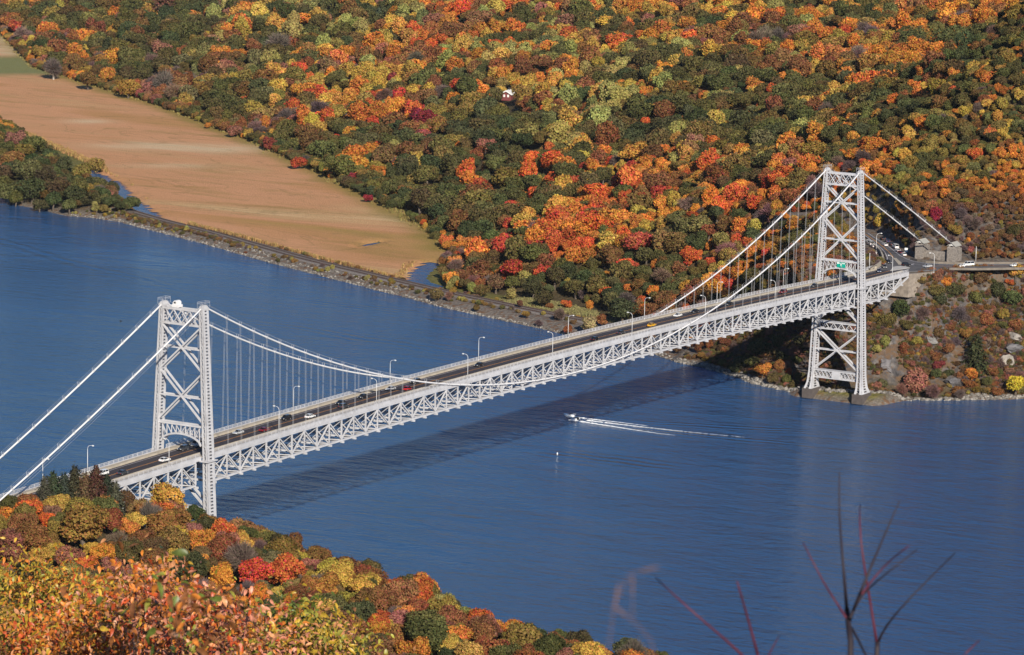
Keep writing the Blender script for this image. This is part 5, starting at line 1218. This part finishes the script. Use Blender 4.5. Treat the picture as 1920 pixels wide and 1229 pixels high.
for n, y0, y1, s0, s1, r0, r1 in ((900, 100, 660, -0.5, 2.6, 0.3, 0.8), (900, -80, 110, -0.5, 4.0, 0.3, 1.15), (260, 330, 520, 5, 9, 0.3, 0.7)):
    P = along_shore(n, y0, y1, s0, s1, rng); Z = h_east(P[:, 0], P[:, 1])
    for (x, y), z in zip(P, Z):
        if z < -0.9: continue
        r = rng.uniform(r0, r1); t = rng.uniform(0.09, 0.30)
        for a, v in zip(D, ((x, y, z+r*0.2), (t*1.05, t*0.96, t*0.86, 1), (r*rng.uniform(.8,1.6), r*rng.uniform(.8,1.4), r*rng.uniform(.5,.9)), (rng.uniform(0,.6), rng.uniform(0,.6), rng.uniform(0,6.28)), int(rng.integers(4)))): a.append(v)
scatter('shore_stones', *D, ROCKS)
def tuft_mesh(seed, n=16):
    rng = np.random.default_rng(seed); V = []; F = []
    for k in range(n):
        a = rng.uniform(0, 6.28); r = rng.uniform(0, 0.8); p = np.array([math.cos(a)*r, math.sin(a)*r, 0]); lean = rng.normal(size=2)*0.22; h = rng.uniform(0.6, 1.1)
        s = np.array([math.cos(a+1.3), math.sin(a+1.3), 0])*0.11; t = p+np.array([lean[0], lean[1], h]); i = len(V)
        V += [p-s, p+s, t+s*0.35, t-s*0.35]; F.append((i, i+1, i+2, i+3))
    return finish('reed', np.array(V), np.array(F), n, rng)
TUFTS = [tuft_mesh(500+i) for i in range(4)]
D = [[], [], [], [], []]
def tufts(P, h0, h1, col, var=0.2):
    Z = h_east(P[:, 0], P[:, 1])
    for (x, y), z in zip(P, Z):
        if z < -0.1: continue
        h = rng.uniform(h0, h1); c = np.array(col)*rng.uniform(1-var, 1+var)
        for a, v in zip(D, ((x, y, z-0.1), (*np.clip(c, 0, 1), 1), (h*0.75, h*0.75, h), (0, 0, rng.uniform(0, 6.28)), int(rng.integers(4)))): a.append(v)
def edge_points(line, n, spread):
    P = np.array(line, float); L = np.hypot(*np.diff(P, axis=0).T); out = []
    for k in rng.choice(len(L), n, p=L/L.sum()): out.append(P[k]+(P[k+1]-P[k])*rng.uniform()+rng.normal(size=2)*spread)
    return np.array(out)
tufts(edge_points(MARSH[8:28], 5200, 1.6), 1.5, 2.6, (0.36,0.22,0.09))
tufts(edge_points([p for p in MARSH[:9]], 3000, 3.0), 1.5, 2.6, (0.26,0.2,0.07))
ins = np.stack([rng.uniform(668, 1200, 9000), rng.uniform(330, 900, 9000)], 1); ok = inpoly(ins[:, 0], ins[:, 1], MARSH) & (np.minimum(pdist(ins[:, 0], ins[:, 1], CHANNEL), pdist(ins[:, 0], ins[:, 1], CREEK)) > 6)
fld = [(648,276),(660,262),(656,240),(640,208),(628,205),(628,232),(636,262)]; q = np.stack([rng.uniform(620, 664, 5000), rng.uniform(200, 280, 5000)], 1)
tufts(q[inpoly(q[:, 0], q[:, 1], fld)], 1.2, 2.2, (0.24,0.21,0.09))
scatter('marsh_reeds', *D, TUFTS)
D = [[], [], [], [], []]
def scrub(P, r0, r1, cols, lift=0.5):
    Z = h_east(P[:, 0], P[:, 1])
    for (x, y), z in zip(P, Z):
        if z < 0.2: continue
        r = rng.uniform(r0, r1); c = cols[int(rng.integers(len(cols)))]
        for a, v in zip(D, ((x, y, z+r*lift), (*jitter(c, rng, 0.2), 1), (r*1.1, r*1.1, r), (0, 0, rng.uniform(0, 6.28)), kind_for(c, rng))): a.append(v)
scrub(edge_points(offs(LINE, -8.6)[8:60], 420, 0.9), 0.7, 1.5, ['brown','brown','mauve','olive'])
scrub(edge_points(offs(LINE, 8.8)[10:40], 60, 1.2), 0.5, 1.0, ['brown','olive','rust'])
scrub(edge_points(offs(LINE, 10.5)[42:], 170, 2.2), 0.7, 1.7, ['brown','olive','rust','tawny','mauve'])
scrub(edge_points(offs(LINE, -9.5)[44:], 120, 2.4), 0.8, 2.0, ['brown','olive','tawny','mauve','yellow_green'])
scrub(along_shore(90, 560, 660, 3, 12, rng), 0.6, 1.6, ['olive','brown','tawny','yellow_green'])
scrub(along_shore(260, -100, 110, 4, 9, rng), 0.5, 1.4, ['brown','olive','rust','tawny','mauve'])
q = np.stack([rng.uniform(500, 650, 30000), rng.uniform(-110, 100, 30000)], 1); sdq = pdist(q[:, 0], q[:, 1], SHORE)*np.where(q[:, 0] > np.interp(q[:, 1], _sy, _sx), 1, -1)
ok = (sdq > 5) & (sdq < 68) & (np.minimum(pdist(q[:, 0], q[:, 1], ROAD_S), pdist(q[:, 0], q[:, 1], ROAD_N)) > 11) & (fbm(q[:, 0], q[:, 1], 16, 3, 41) > -0.22) & ~((np.abs(q[:, 1]) < 20) & (q[:, 0] < 513)) & ~((np.abs(q[:, 1]) < 10) & (q[:, 0] > 545) & (q[:, 0] < 575))
scrub(q[ok][:9000], 0.5, 1.7, ['brown','brown','rust','olive','tawny','mauve','pink','green','olive','brown','mauve'], 0.6)
scrub(q[ok][9000:9800], 1.3, 2.8, ['mauve','mauve','rust','brown','pink','olive'], 0.7)
scatter('waterside_scrub', *D, FAR)
def outcrop(px, py, w, h, col, label, seed):
    P = hit(px, py, 0.5, 1500); d = np.linalg.norm(P-CAM); me = rock_mesh('rock', seed, stone_material('outcrop_stone', col), 3, 0.5)
    o = link(bpy.data.objects.new('rock_outcrop', me)); o.location = [float(v) for v in P]; s = d/FPX/2; o.scale = (w*s*1.0, w*s*1.1, h*s*0.85); o.rotation_euler = (0.25, -0.2, seed*1.3)
    tag(o, label, 'rock', 'rock outcrops on the far bank')
outcrop(1887, 680, 40, 44, (0.30,0.27,0.235), 'large pale rock face on the far bank above the lemon yellow tree', 71)
outcrop(1898, 632, 36, 26, (0.26,0.235,0.21), 'pale angular rock near the right edge, above the large pale rock face', 72)
outcrop(1602, 746, 13, 10, (0.46,0.40,0.34), 'pale boulder at the water below the right leg of the far tower', 73)
outcrop(1900, 655, 50, 40, (0.14,0.135,0.14), 'dark grey rock mass on the far bank at the right edge', 74)
outcrop(1790, 722, 44, 46, (0.11,0.105,0.11), 'dark steep rock slab rising from the water on the far bank', 75)
outcrop(1662, 690, 36, 44, (0.15,0.14,0.145), 'dark rock close behind the right leg of the far tower', 76)
outcrop(1745, 640, 30, 30, (0.2,0.19,0.18), 'grey rock half hidden in brush midway up the far bank', 77)
outcrop(1765, 507, 16, 9, (0.45,0.40,0.33), 'pale rock beside the end of the approach deck', 78)
# ------------------------------------------------------------------ white-roofed house on the hillside
hx = HOUSE_AT; s = np.linalg.norm(hx-CAM)/FPX
hs = empty('hillside_house', (hx[0], hx[1], float(ground(hx[0], hx[1]))+1.5), YAW-math.pi/2-0.3); tag(hs, 'small dark red house with a white gable roof among the hillside trees', 'house')
W = 19*s; D_ = W*1.4; h0 = W*0.42; M_RED = paint('dark_red_boards', (0.16,0.035,0.035), 0.8, 0.15, 1.0)
b = MB(); b.extrude([(-W/2,-1.5),(W/2,-1.5),(W/2,h0),(0,h0+W*0.27),(-W/2,h0)], (0,-D_/2,0), (1,0,0), (0,0,1), (0,D_,0)); wl_ = b.build('wall', M_RED, hs)
b = MB(); e = W*0.12; b.extrude([(-W/2-e,h0-e*0.5),(0,h0+W*0.27+0.15),(W/2+e,h0-e*0.5),(W/2+e,h0-e*0.5+0.7),(0,h0+W*0.27+0.95),(-W/2-e,h0-e*0.5+0.7)], (0,-D_/2-1.2,0), (1,0,0), (0,0,1), (0,D_+2.4,0)); rf = b.build('roof', M_WALLW, hs)
b = MB(); b.box(-0.5,0.5,1.0,2.0,h0+W*0.2,h0+W*0.27+2.4); b.build('chimney', M_DARK, rf)
for k in (-1, 1):
    b = MB(); b.box(k*W*0.2-W*0.09, k*W*0.2+W*0.09, -D_/2-0.1, -D_/2-0.02, h0*0.35, h0*0.92); w_ = b.build('window', M_WALLW, hs)
    b = MB(); b.box(k*W*0.2-0.06, k*W*0.2+0.06, -D_/2-0.16, -D_/2-0.105, h0*0.38, h0*0.9); b.build('glazing_bar', M_ROOF, w_)
# ------------------------------------------------------------------ speedboat, its wake, a buoy and a bird
bow = onz(1057, 777.5, 0.9); st = onz(1083, 786, 0.5); dv = (bow-st)[:2]; BL = float(np.linalg.norm(dv)); hd = math.atan2(dv[1], dv[0])
bt = empty('speedboat', (float(st[0]), float(st[1]), 0.0), hd); tag(bt, 'white speedboat with its bow raised, trailing a long foaming wake', 'boat')
M_HULL = paint('white_gelcoat', (0.84,0.84,0.83), 0.25, 0.04, coat=0.4)
def hull():
    b = MB(); n = 9; rows = []
    for i in range(n):
        t = i/(n-1); x = t*BL; hw = 1.35*(1-max(0, (t-0.45)/0.55)**2.2)+0.03; keel = -0.25+0.9*t**2.2; gun = 0.95+0.55*t
        rows.append([(x,-hw,gun),(x,-hw*0.86,keel*0.45+gun*0.35),(x,0,keel),(x,hw*0.86,keel*0.45+gun*0.35),(x,hw,gun)])
    v = [p for r_ in rows for p in r_]; f = []
    for i in range(n-1):
        for j in range(4): a = i*5+j; f.append((a,a+1,a+6,a+5))
        f.append((i*5+4, i*5, (i+1)*5, (i+1)*5+4))
    f.append((4,3,2,1,0)); f.append(tuple(range((n-1)*5, n*5))); b.add(v, f); return b
hull().build('hull', M_HULL, bt)
b = MB(); b.extrude([(BL*0.30,1.15),(BL*0.62,1.25),(BL*0.55,1.75),(BL*0.36,1.75)], (0,-0.85,0), (1,0,0), (0,0,1), (0,1.7,0)); b.build('cabin', M_HULL, bt)
b = MB(); b.extrude([(BL*0.5,1.7),(BL*0.6,1.4),(BL*0.62,1.42),(BL*0.52,1.98)], (0,-0.8,0), (1,0,0), (0,0,1), (0,1.6,0)); b.build('windscreen', M_GLASS, bt)
b = MB(); b.box(BL*0.04,BL*0.28,-1.0,1.0,0.98,1.06); b.build('cockpit_floor', M_DARK, bt)
for s_ in (-1, 1): b = MB(); b.beam((BL*0.3,s_*0.8,1.5),(BL*0.22,s_*0.8,2.4),0.1,0.1); b.build('arch_post', M_HULL, bt)
b = MB(); b.beam((BL*0.22,-0.85,2.4),(BL*0.22,0.85,2.4),0.3,0.1); b.build('arch_bar', M_HULL, bt)
b = MB(); b.box(-0.55,0.0,-0.3,0.3,0.1,1.15); b.build('outboard_motor', M_DARK, bt)
M_FOAM = paint('foam', (0.86,0.87,0.88), 0.9, 0.06, 2.0, bump=0.1)
fb = MB(); rng = np.random.default_rng(12)
for pts, w0, w1, gap in (([(1083,783.5),(1110,786.5),(1164,792.5),(1215,799)],1.1,0.25,0.15),([(1079,786.5),(1110,790),(1161,796),(1210,801.5),(1260,807),(1330,814),(1395,820)],1.0,0.2,0.35),([(1071,787.5),(1085,790),(1110,794),(1143,799),(1190,806.5),(1234,813),(1270,817)],1.6,0.25,0.12)):
    q = np.array([onz(*p)[:2] for p in pts]); d = np.r_[0, np.cumsum(np.hypot(*np.diff(q, axis=0).T))]; s_ = np.arange(0, d[-1], 0.8); x = np.interp(s_, d, q[:, 0]); y = np.interp(s_, d, q[:, 1])
    for i in range(len(s_)-1):
        t = s_[i]/d[-1]
        if rng.uniform() < gap*t*0.9: continue
        w = (w0+(w1-w0)*t)*rng.uniform(0.55, 1.25); a = np.array([x[i], y[i]])+rng.normal(size=2)*0.15; c = np.array([x[i+1], y[i+1]])+rng.normal(size=2)*0.15; e = (c-a)/np.linalg.norm(c-a); nn = np.array([-e[1], e[0]])*w; z = 0.05+0.5*(1-t)**2*rng.uniform(0.4, 1)
        a = a-e*0.3; c = c+e*0.3
        nn = nn*0.72; fb.add([(*(a-nn),0.02),(*(a+nn),0.02),(*(c+nn),0.02),(*(c-nn),0.02),(*((a+c)/2),z)], [(0,1,4),(1,2,4),(2,3,4),(3,0,4)])
tag(fb.build('wake_foam', M_FOAM), kind='stuff')
p = onz(1045, 851, 0.3); by = empty('buoy', (float(p[0]), float(p[1]), 0.0)); tag(by, 'tiny white buoy afloat in midstream below the speedboat', 'buoy')
b = MB(); b.tube([(0,0,-0.3),(0,0,0.1),(0,0,0.6),(0,0,0.75)],[0.2,0.3,0.26,0.08],10); b.build('float', M_HULL, by, True); b = MB(); b.tube([(0,0,0.7),(0,0,0.95)],[0.12,0.03],6); b.build('topmark', M_HULL, by)
d = ray(227, 603); P = CAM+d*1050; bd = empty('bird', [float(v) for v in P], 2.2); bd.rotation_euler = (0.3, 0.5, 2.2); tag(bd, 'dark bird gliding over the river left of the near tower', 'bird')
b = MB(); b.tube([(-0.45,0,0),(-0.2,0,0.02),(0.1,0,0.03),(0.35,0,0.02),(0.5,0,0)],[0.03,0.10,0.13,0.08,0.02],8); bdm = paint('dark_plumage', (0.02,0.018,0.02), 0.8, 0.2); b.build('body', bdm, bd, True)
for s_ in (-1, 1): b = MB(); b.extrude([(0.15,0),(0.22,0.5),(0.1,0.95),(-0.1,0.9),(-0.12,0.4),(-0.18,0)], (0,0.02*s_,0.03), (1,0,0), (0,s_,0.2), (0,0,0.02)); b.build('wing', bdm, bd)
b = MB(); b.extrude([(-0.4,-0.05),(-0.4,0.05),(-0.75,0.12),(-0.75,-0.12)], (0,0,0), (1,0,0), (0,1,0), (0,0,0.015)); b.build('tail', bdm, bd)
# ------------------------------------------------------------------ foreground saplings close to the camera
def at(px, py, d): v = ray(px, py); return CAM+v/np.linalg.norm(v)*d
def blade():
    """one leaf: an oval blade, folded along the midrib and curling at the tip, 1 long"""
    V = []; F = []; n = 6
    for i in range(n+1):
        t = i/n; w = 0.21*math.sin(math.pi*(0.06+0.94*t)**0.85)**0.8 if 0 < t < 1 else 0.012; z = -0.28*t*t; x = t*(1-0.08*t)
        V += [(x,-w,z+w*0.35),(x,0,z),(x,w,z+w*0.35)]
    for i in range(n):
        a = i*3; F += [(a,a+1,a+4,a+3),(a+1,a+2,a+5,a+4)]
    me = np_mesh('leaf', np.array(V), np.array(F)); me.polygons.foreach_set('use_smooth', np.ones(len(F)*1, bool)); return me
def blade_material(kind='OBJECT'):
    mt = bpy.data.materials.new('autumn_leaf'); mt.use_nodes = True; ns, ls = mt.node_tree.nodes, mt.node_tree.links; bs = ns['Principled BSDF']
    at_ = ns.new('ShaderNodeAttribute'); at_.attribute_type = kind; at_.attribute_name = 'leaf_color'
    n = noise(ns, ls, 3.0, 4, 0.6); f = ramp(ns, ls, n.outputs[0], [(0.3, (0.55,0.5,0.45)), (0.6, (1.2,1.2,1.2))]); c = mixc(ns, ls, 1.0, at_.outputs['Color'], f.outputs[0], 'MULTIPLY')
    ls.new(c, bs.inputs['Base Color']); bs.inputs['Roughness'].default_value = 0.42
    tr = ns.new('ShaderNodeBsdfTranslucent'); ls.new(c, tr.inputs[0]); mx = ns.new('ShaderNodeMixShader'); mx.inputs[0].default_value = 0.3
    ls.new(bs.outputs[0], mx.inputs[1]); ls.new(tr.outputs[0], mx.inputs[2]); ls.new(mx.outputs[0], ns['Material Output'].inputs[0]); return mt
LEAF = blade(); LEAF.materials.append(blade_material()); M_LEAVES = blade_material('GEOMETRY'); M_TWIG = paint('dark_twig', (0.02,0.012,0.018), 0.7, 0.3, 3.0); M_TWIGR = paint('red_twig', (0.10,0.015,0.028), 0.6, 0.3, 3.0)
M_STALK = paint('dry_stalk', (0.15,0.085,0.07), 0.8, 0.2, 3.0)
LC = {'yellow': (0.55,0.36,0.04), 'lime': (0.34,0.32,0.05), 'peach': (0.72,0.33,0.15), 'orange': (0.72,0.24,0.04), 'red': (0.58,0.10,0.03), 'brown': (0.26,0.10,0.035), 'green': (0.13,0.17,0.03), 'pink': (0.70,0.28,0.18)}
def leaf_mass(r, base, sprigs, n, cols, size, d, rng):
    """the leaves too many to pick apart: one part"""
    nv = len(LEAF.vertices); co = np.zeros(nv*3); LEAF.vertices.foreach_get('co', co); co = co.reshape(-1, 3); fi = np.array([p.vertices[:] for p in LEAF.polygons])
    V = []; C = []
    for k in range(n):
        p = sprigs[k%len(sprigs)]+rng.normal(size=3)*np.array([0.24,0.24,0.18])*(d/45)**0.7-base; s = size*rng.uniform(0.6, 1.3)
        m3 = np.array(Matrix.Rotation(rng.uniform(0, 6.28), 3, 'Z') @ Matrix.Rotation(rng.normal()*0.5+0.35, 3, 'Y') @ Matrix.Rotation(rng.normal()*0.7, 3, 'X'))
        V.append((co*s)@m3.T+p); C.append(np.tile(np.append(np.clip(np.array(LC[cols[int(rng.integers(len(cols)))]])*rng.uniform(0.6, 1.15), 0, 0.9), 1), (nv, 1)))
    F = (fi[None]+(np.arange(n)*nv)[:, None, None]).reshape(-1, 4); me = np_mesh('leaves', np.concatenate(V), F, mat=M_LEAVES)
    ca = me.color_attributes.new('leaf_color', 'FLOAT_COLOR', 'POINT'); ca.data.foreach_set('color', np.concatenate(C).astype(np.float32).ravel())
    tag(link(bpy.data.objects.new('leaves', me), r), kind='stuff')
def sapling(label, cx, cy, rx, ry, d, n, cols, size, seed, dd=1.3):
    rng = np.random.default_rng(seed); c0 = at(cx, cy+ry*0.9, d); gz = float(ground(c0[0], c0[1])); base = np.array([c0[0], c0[1], min(gz, c0[2]-1.0)])
    r = empty('sapling', base); tag(r, label, 'sapling', 'saplings in the foreground')
    sprigs = []; nb = max(5, n//13)
    for k in range(nb):
        a = rng.uniform(0, 6.28); q = math.sqrt(rng.uniform(0.02, 1)); tip = at(cx+rx*q*math.cos(a), cy+ry*q*math.sin(a), d+rng.uniform(-dd, dd)); sprigs.append(tip)
    b = MB(); top = at(cx, cy+ry*0.4, d); b.tube([base-base, (top-base)*0.5+rng.normal(size=3)*0.1, top-base], [0.016*d/45,0.009*d/45,0.003*d/45], 6); b.build('stem', M_TWIG, r)
    b = MB()
    for tip in sprigs:
        s = (top-base)*rng.uniform(0.86, 0.98); b.tube([s, (s+tip-base)/2+np.array([0,0,0.12]), tip-base], [0.004*d/45,0.003*d/45,0.002*d/45], 4)
    tag(b.build('twigs', M_TWIG, r), kind='stuff')
    if n > 200: leaf_mass(r, base, sprigs, n*3, cols, size, d, rng)
    for k in range(n):
        tip = sprigs[k%nb]; p = tip+rng.normal(size=3)*np.array([0.2,0.2,0.15])*(d/45)**0.7-base
        o = link(bpy.data.objects.new('leaf', LEAF), r); o.location = p
        o.rotation_euler = (rng.normal()*0.7, rng.normal()*0.5+0.35, rng.uniform(0, 6.28)); s = size*rng.uniform(0.9, 1.8); o.scale = (s, s*rng.uniform(0.75, 1.15), s)
        c = np.array(LC[cols[int(rng.integers(len(cols)))]])*rng.uniform(0.7, 1.2); o['leaf_color'] = [float(v) for v in np.clip(c, 0, 0.9)]
SAPS = [('leafy sapling with yellow-green leaves in the bottom left corner',30,1200,75,62,54,295,['yellow','orange','yellow','peach','lime'],0.088),
 ('yellow sapling with peach tips right of the corner one',100,1195,70,60,52,295,['yellow','orange','peach','orange','red'],0.088),
 ('sapling with bright yellow upright sprigs at the left edge',62,1095,58,48,60,270,['yellow','yellow','lime','orange'],0.085),
 ('faint yellowish sapling behind the bright yellow sprigs',130,1130,60,40,62,240,['orange','yellow','red','orange'],0.085),
 ('small yellow-leaved sapling right of the bright yellow sprigs',163,1112,34,36,58,150,['yellow','lime','orange'],0.085),
 ('sapling with peach and orange leaves along the bottom left edge',165,1190,75,60,46,295,['peach','orange','red','orange','yellow'],0.082),
 ('tall sapling with long orange and red leaves at lower left',275,1125,60,68,42,295,['orange','red','peach','orange','pink','yellow'],0.078),
 ('bushy orange-red sapling left of the blurred brown leaves',245,1185,70,60,44,295,['orange','red','peach','orange','yellow'],0.078),
 ('sapling with red and pink leaves behind the blurred brown ones',340,1175,62,58,40,295,['red','pink','peach','orange','brown'],0.074),
 ('crowded red-leaved sapling right of the blurred brown leaves',420,1190,62,52,38,295,['red','pink','peach','orange','brown','lime'],0.072),
 ('sapling with pinkish orange leaves right of the red one',480,1208,70,36,44,270,['peach','pink','orange','yellow'],0.078),
 ('sapling with green and yellow leaves between orange ones',545,1192,46,44,47,250,['green','lime','yellow','green'],0.08),
 ('yellow-leaved sapling at the right end of the foreground leaves',618,1208,64,32,45,280,['yellow','yellow','lime','peach'],0.078),
 ('orange-leaved sapling at the bottom edge below the tall red one',285,1222,80,28,48,240,['orange','peach','red','orange','red'],0.082),
 ('low yellow sapling along the bottom edge of the picture',400,1225,80,22,48,220,['orange','peach','red','orange','yellow'],0.082),
 ('blurred sapling with dark brown leaves in the bottom left quarter',335,1175,48,70,15,80,['brown','brown','green','brown','orange'],0.045),
 ('blurred green-leaved sprig rising above the orange sapling',255,1085,75,65,20,26,['green','lime','brown'],0.05)]
for k, a in enumerate(SAPS): sapling(*a, seed=800+k, dd=1.3 if a[5] > 30 else 0.5)
def bare_sapling(label, d, stems, root_px):
    p0 = at(*root_px, d); gz = float(ground(p0[0], p0[1])); base = np.array([p0[0], p0[1], min(gz, p0[2]-0.6)]); r = empty('bare_sapling', base); tag(r, label, 'sapling', 'bare saplings in the foreground')
    for name, red, w0, w1, pts in stems:
        P = [at(x, y, d+0.12*math.sin(i*2.1+w0))-base for i, (x, y) in enumerate(pts)]
        if name == 'stem': P = [np.zeros(3)]+P
        P2 = []
        for i in range(len(P)-1):
            for t in (0, 0.5): P2.append(P[i]*(1-t)+P[i+1]*t)
        P2.append(P[-1]); k = len(P2)
        # ease the bends
        P3 = [P2[0]]+[(P2[i-1]+2*P2[i]+P2[i+1])/4 for i in range(1, k-1)]+[P2[-1]]
        u = d/FPX/2*0.78; b = MB(); b.tube(P3, [u*(w0+(w1-w0)*i/(k-1)) for i in range(k)], 7); b.build(name, M_TWIGR if red else M_TWIG, r, True)
bare_sapling('bare dark sapling with tall forked twigs at lower right', 11.0, [('stem',0,17,13,[(1598,1229),(1592,1180),(1588,1142)]),
 ('twig',0,9,3,[(1588,1145),(1581,1060),(1573,964),(1574,885)]),('twig',0,9,3,[(1592,1165),(1624,1084),(1656,1009),(1687,939)]),('twig',0,6,3,[(1594,1159),(1616,1114),(1661,1076),(1719,1031)]),
 ('twig',1,5,3,[(1616,1114),(1640,1082),(1669,1050),(1704,1024)]),('twig',1,6,3,[(1586,1158),(1565,1125),(1545,1095),(1506,1018)]),('twig',0,7,6,[(1597,1178),(1612,1205),(1626,1235)])], (1600,1235))
bare_sapling('bare sapling with a red upright twig, just right of the tall forked one', 11.6, [('stem',0,13,12,[(1644,1229),(1645,1205)]),('twig',1,7,3,[(1644,1207),(1631,1125),(1612,1012),(1612,947)]),('twig',0,7,3,[(1646,1206),(1660,1175),(1702,1125),(1791,1037)])], (1644,1235))
bare_sapling('bare reddish twigs spreading left of the tall forked sapling', 10.2, [('stem',1,8,7,[(1425,1245),(1421,1229)]),('twig',1,7,4,[(1421,1229),(1402,1159),(1382,1091)]),('twig',1,7,3,[(1400,1237),(1361,1200),(1294,1144),(1230,1084)]),('twig',1,4,3,[(1436,1240),(1448,1215),(1462,1191)])], (1425,1245))
bare_sapling('single short red twig at the bottom right edge', 10.6, [('stem',1,4,3,[(1800,1238),(1810,1226)]),('twig',1,4,3,[(1810,1226),(1837,1200)])], (1798,1240))
def stalk(label, d, lines):
    p0 = at(*lines[0][0], d); base = np.array([p0[0], p0[1], float(ground(p0[0], p0[1]))]); base[2] = min(base[2], p0[2]-0.3); r = empty('dry_grass_stalk', base); tag(r, label, 'grass', 'dry stalks close to the lens')
    for i, L in enumerate(lines):
        P = [at(x, y, d)-base for x, y in L]
        if i == 0: P = [np.zeros(3)]+P
        b = MB(); b.tube(P, [0.0005]*(len(P)-1)+[0.0003], 6); b.build('stem' if i == 0 else 'side_stem', M_STALK, r)
        e = P[-1]; dv_ = P[-1]-P[-2]; dv_ = dv_/np.linalg.norm(dv_); b = MB(); b.tube([e, e+dv_*0.008, e+dv_*0.018, e+dv_*0.024], [0.0004,0.0012,0.0012,0.0003], 6); b.build('seed_head', M_STALK, r)
stalk('blurred dry stalk with nodding tip in front of the water at bottom centre', 4.0, [[(1140,1229),(1150,1142),(1169,1098),(1183,1075),(1196,1072)],[(1150,1145),(1152,1135)]])
stalk('faint blurred dry stem right of the nodding stalk at bottom centre', 4.1, [[(1228,1229),(1220,1200),(1195,1172),(1180,1160)],[(1186,1166),(1186,1120)]])
# ------------------------------------------------------------------ what each tree is called
def zone_is_place(z): return not z.startswith('mid-')
def name_trees():
    rows = {}
    for root, P, rad, col, zone in TREES:
        px, py, _ = proj(P); px, py = float(px), float(py)
        if zone == 'near':
            if px < 270: z = 'near bank left of the near tower'
            elif px < 480: z = 'near bank below the near tower'
            elif px < 700: z = 'near bank right of the near tower'
            else: z = 'near bank at the bottom edge'
        elif zone == 'point': z = 'wooded point at the far left shore'
        elif zone == 'bank':
            z = 'rocky bank right of the far tower' if px > 1600 else 'shaded shore left of the far tower' if px > 1250 else 'railway side beyond midspan'
        else:
            side = 'above the marsh' if px < 500 else 'above the marsh tip' if px < 820 else 'by the white-roofed house' if px < 1010 and py > 170 else 'above the white-roofed house' if px < 1010 else 'behind midspan' if px < 1250 else 'left of the far tower' if px < 1540 else 'behind the far tower' if px < 1640 else 'right of the far tower'
            band = 'hilltop' if py < 110 else 'mid-hillside' if py < 270 else 'hill foot'
            z = band+' '+side
        rows.setdefault((WORD[col], z), []).append((px, root))
    for (w, z), L in rows.items():
        L.sort(key=lambda t: t[0])
        for k, (px, root) in enumerate(L):
            kind = 'tree' if 'conifer' not in w else ''
            base = ('%s %s' % (w, kind)).strip()
            lab = '%s on %s' % (base, ('the '+z) if zone_is_place(z) else z)
            if len(L) > 1: lab += ', %s from left' % ORD[k]
            tag(root, lab, 'tree', 'trees on the near bank' if 'near bank' in z else 'trees of the far shore')
name_trees()
# ------------------------------------------------------------------ haze over the valley
hm = bpy.data.materials.new('valley_haze'); hm.use_nodes = True; hn = hm.node_tree.nodes; hl = hm.node_tree.links
for n_ in list(hn):
    if n_.type != 'OUTPUT_MATERIAL': hn.remove(n_)
vol = hn.new('ShaderNodeVolumePrincipled'); vol.inputs['Color'].default_value = (0.80,0.84,0.95,1); vol.inputs['Density'].default_value = 0.000008; vol.inputs['Anisotropy'].default_value = 0.0
hl.new(vol.outputs[0], hn['Material Output'].inputs['Volume'])
b = MB(); b.box(-2000, 8100, -6100, 7100, -7.0, 520.0)
tag(b.build('haze', hm), kind='stuff')
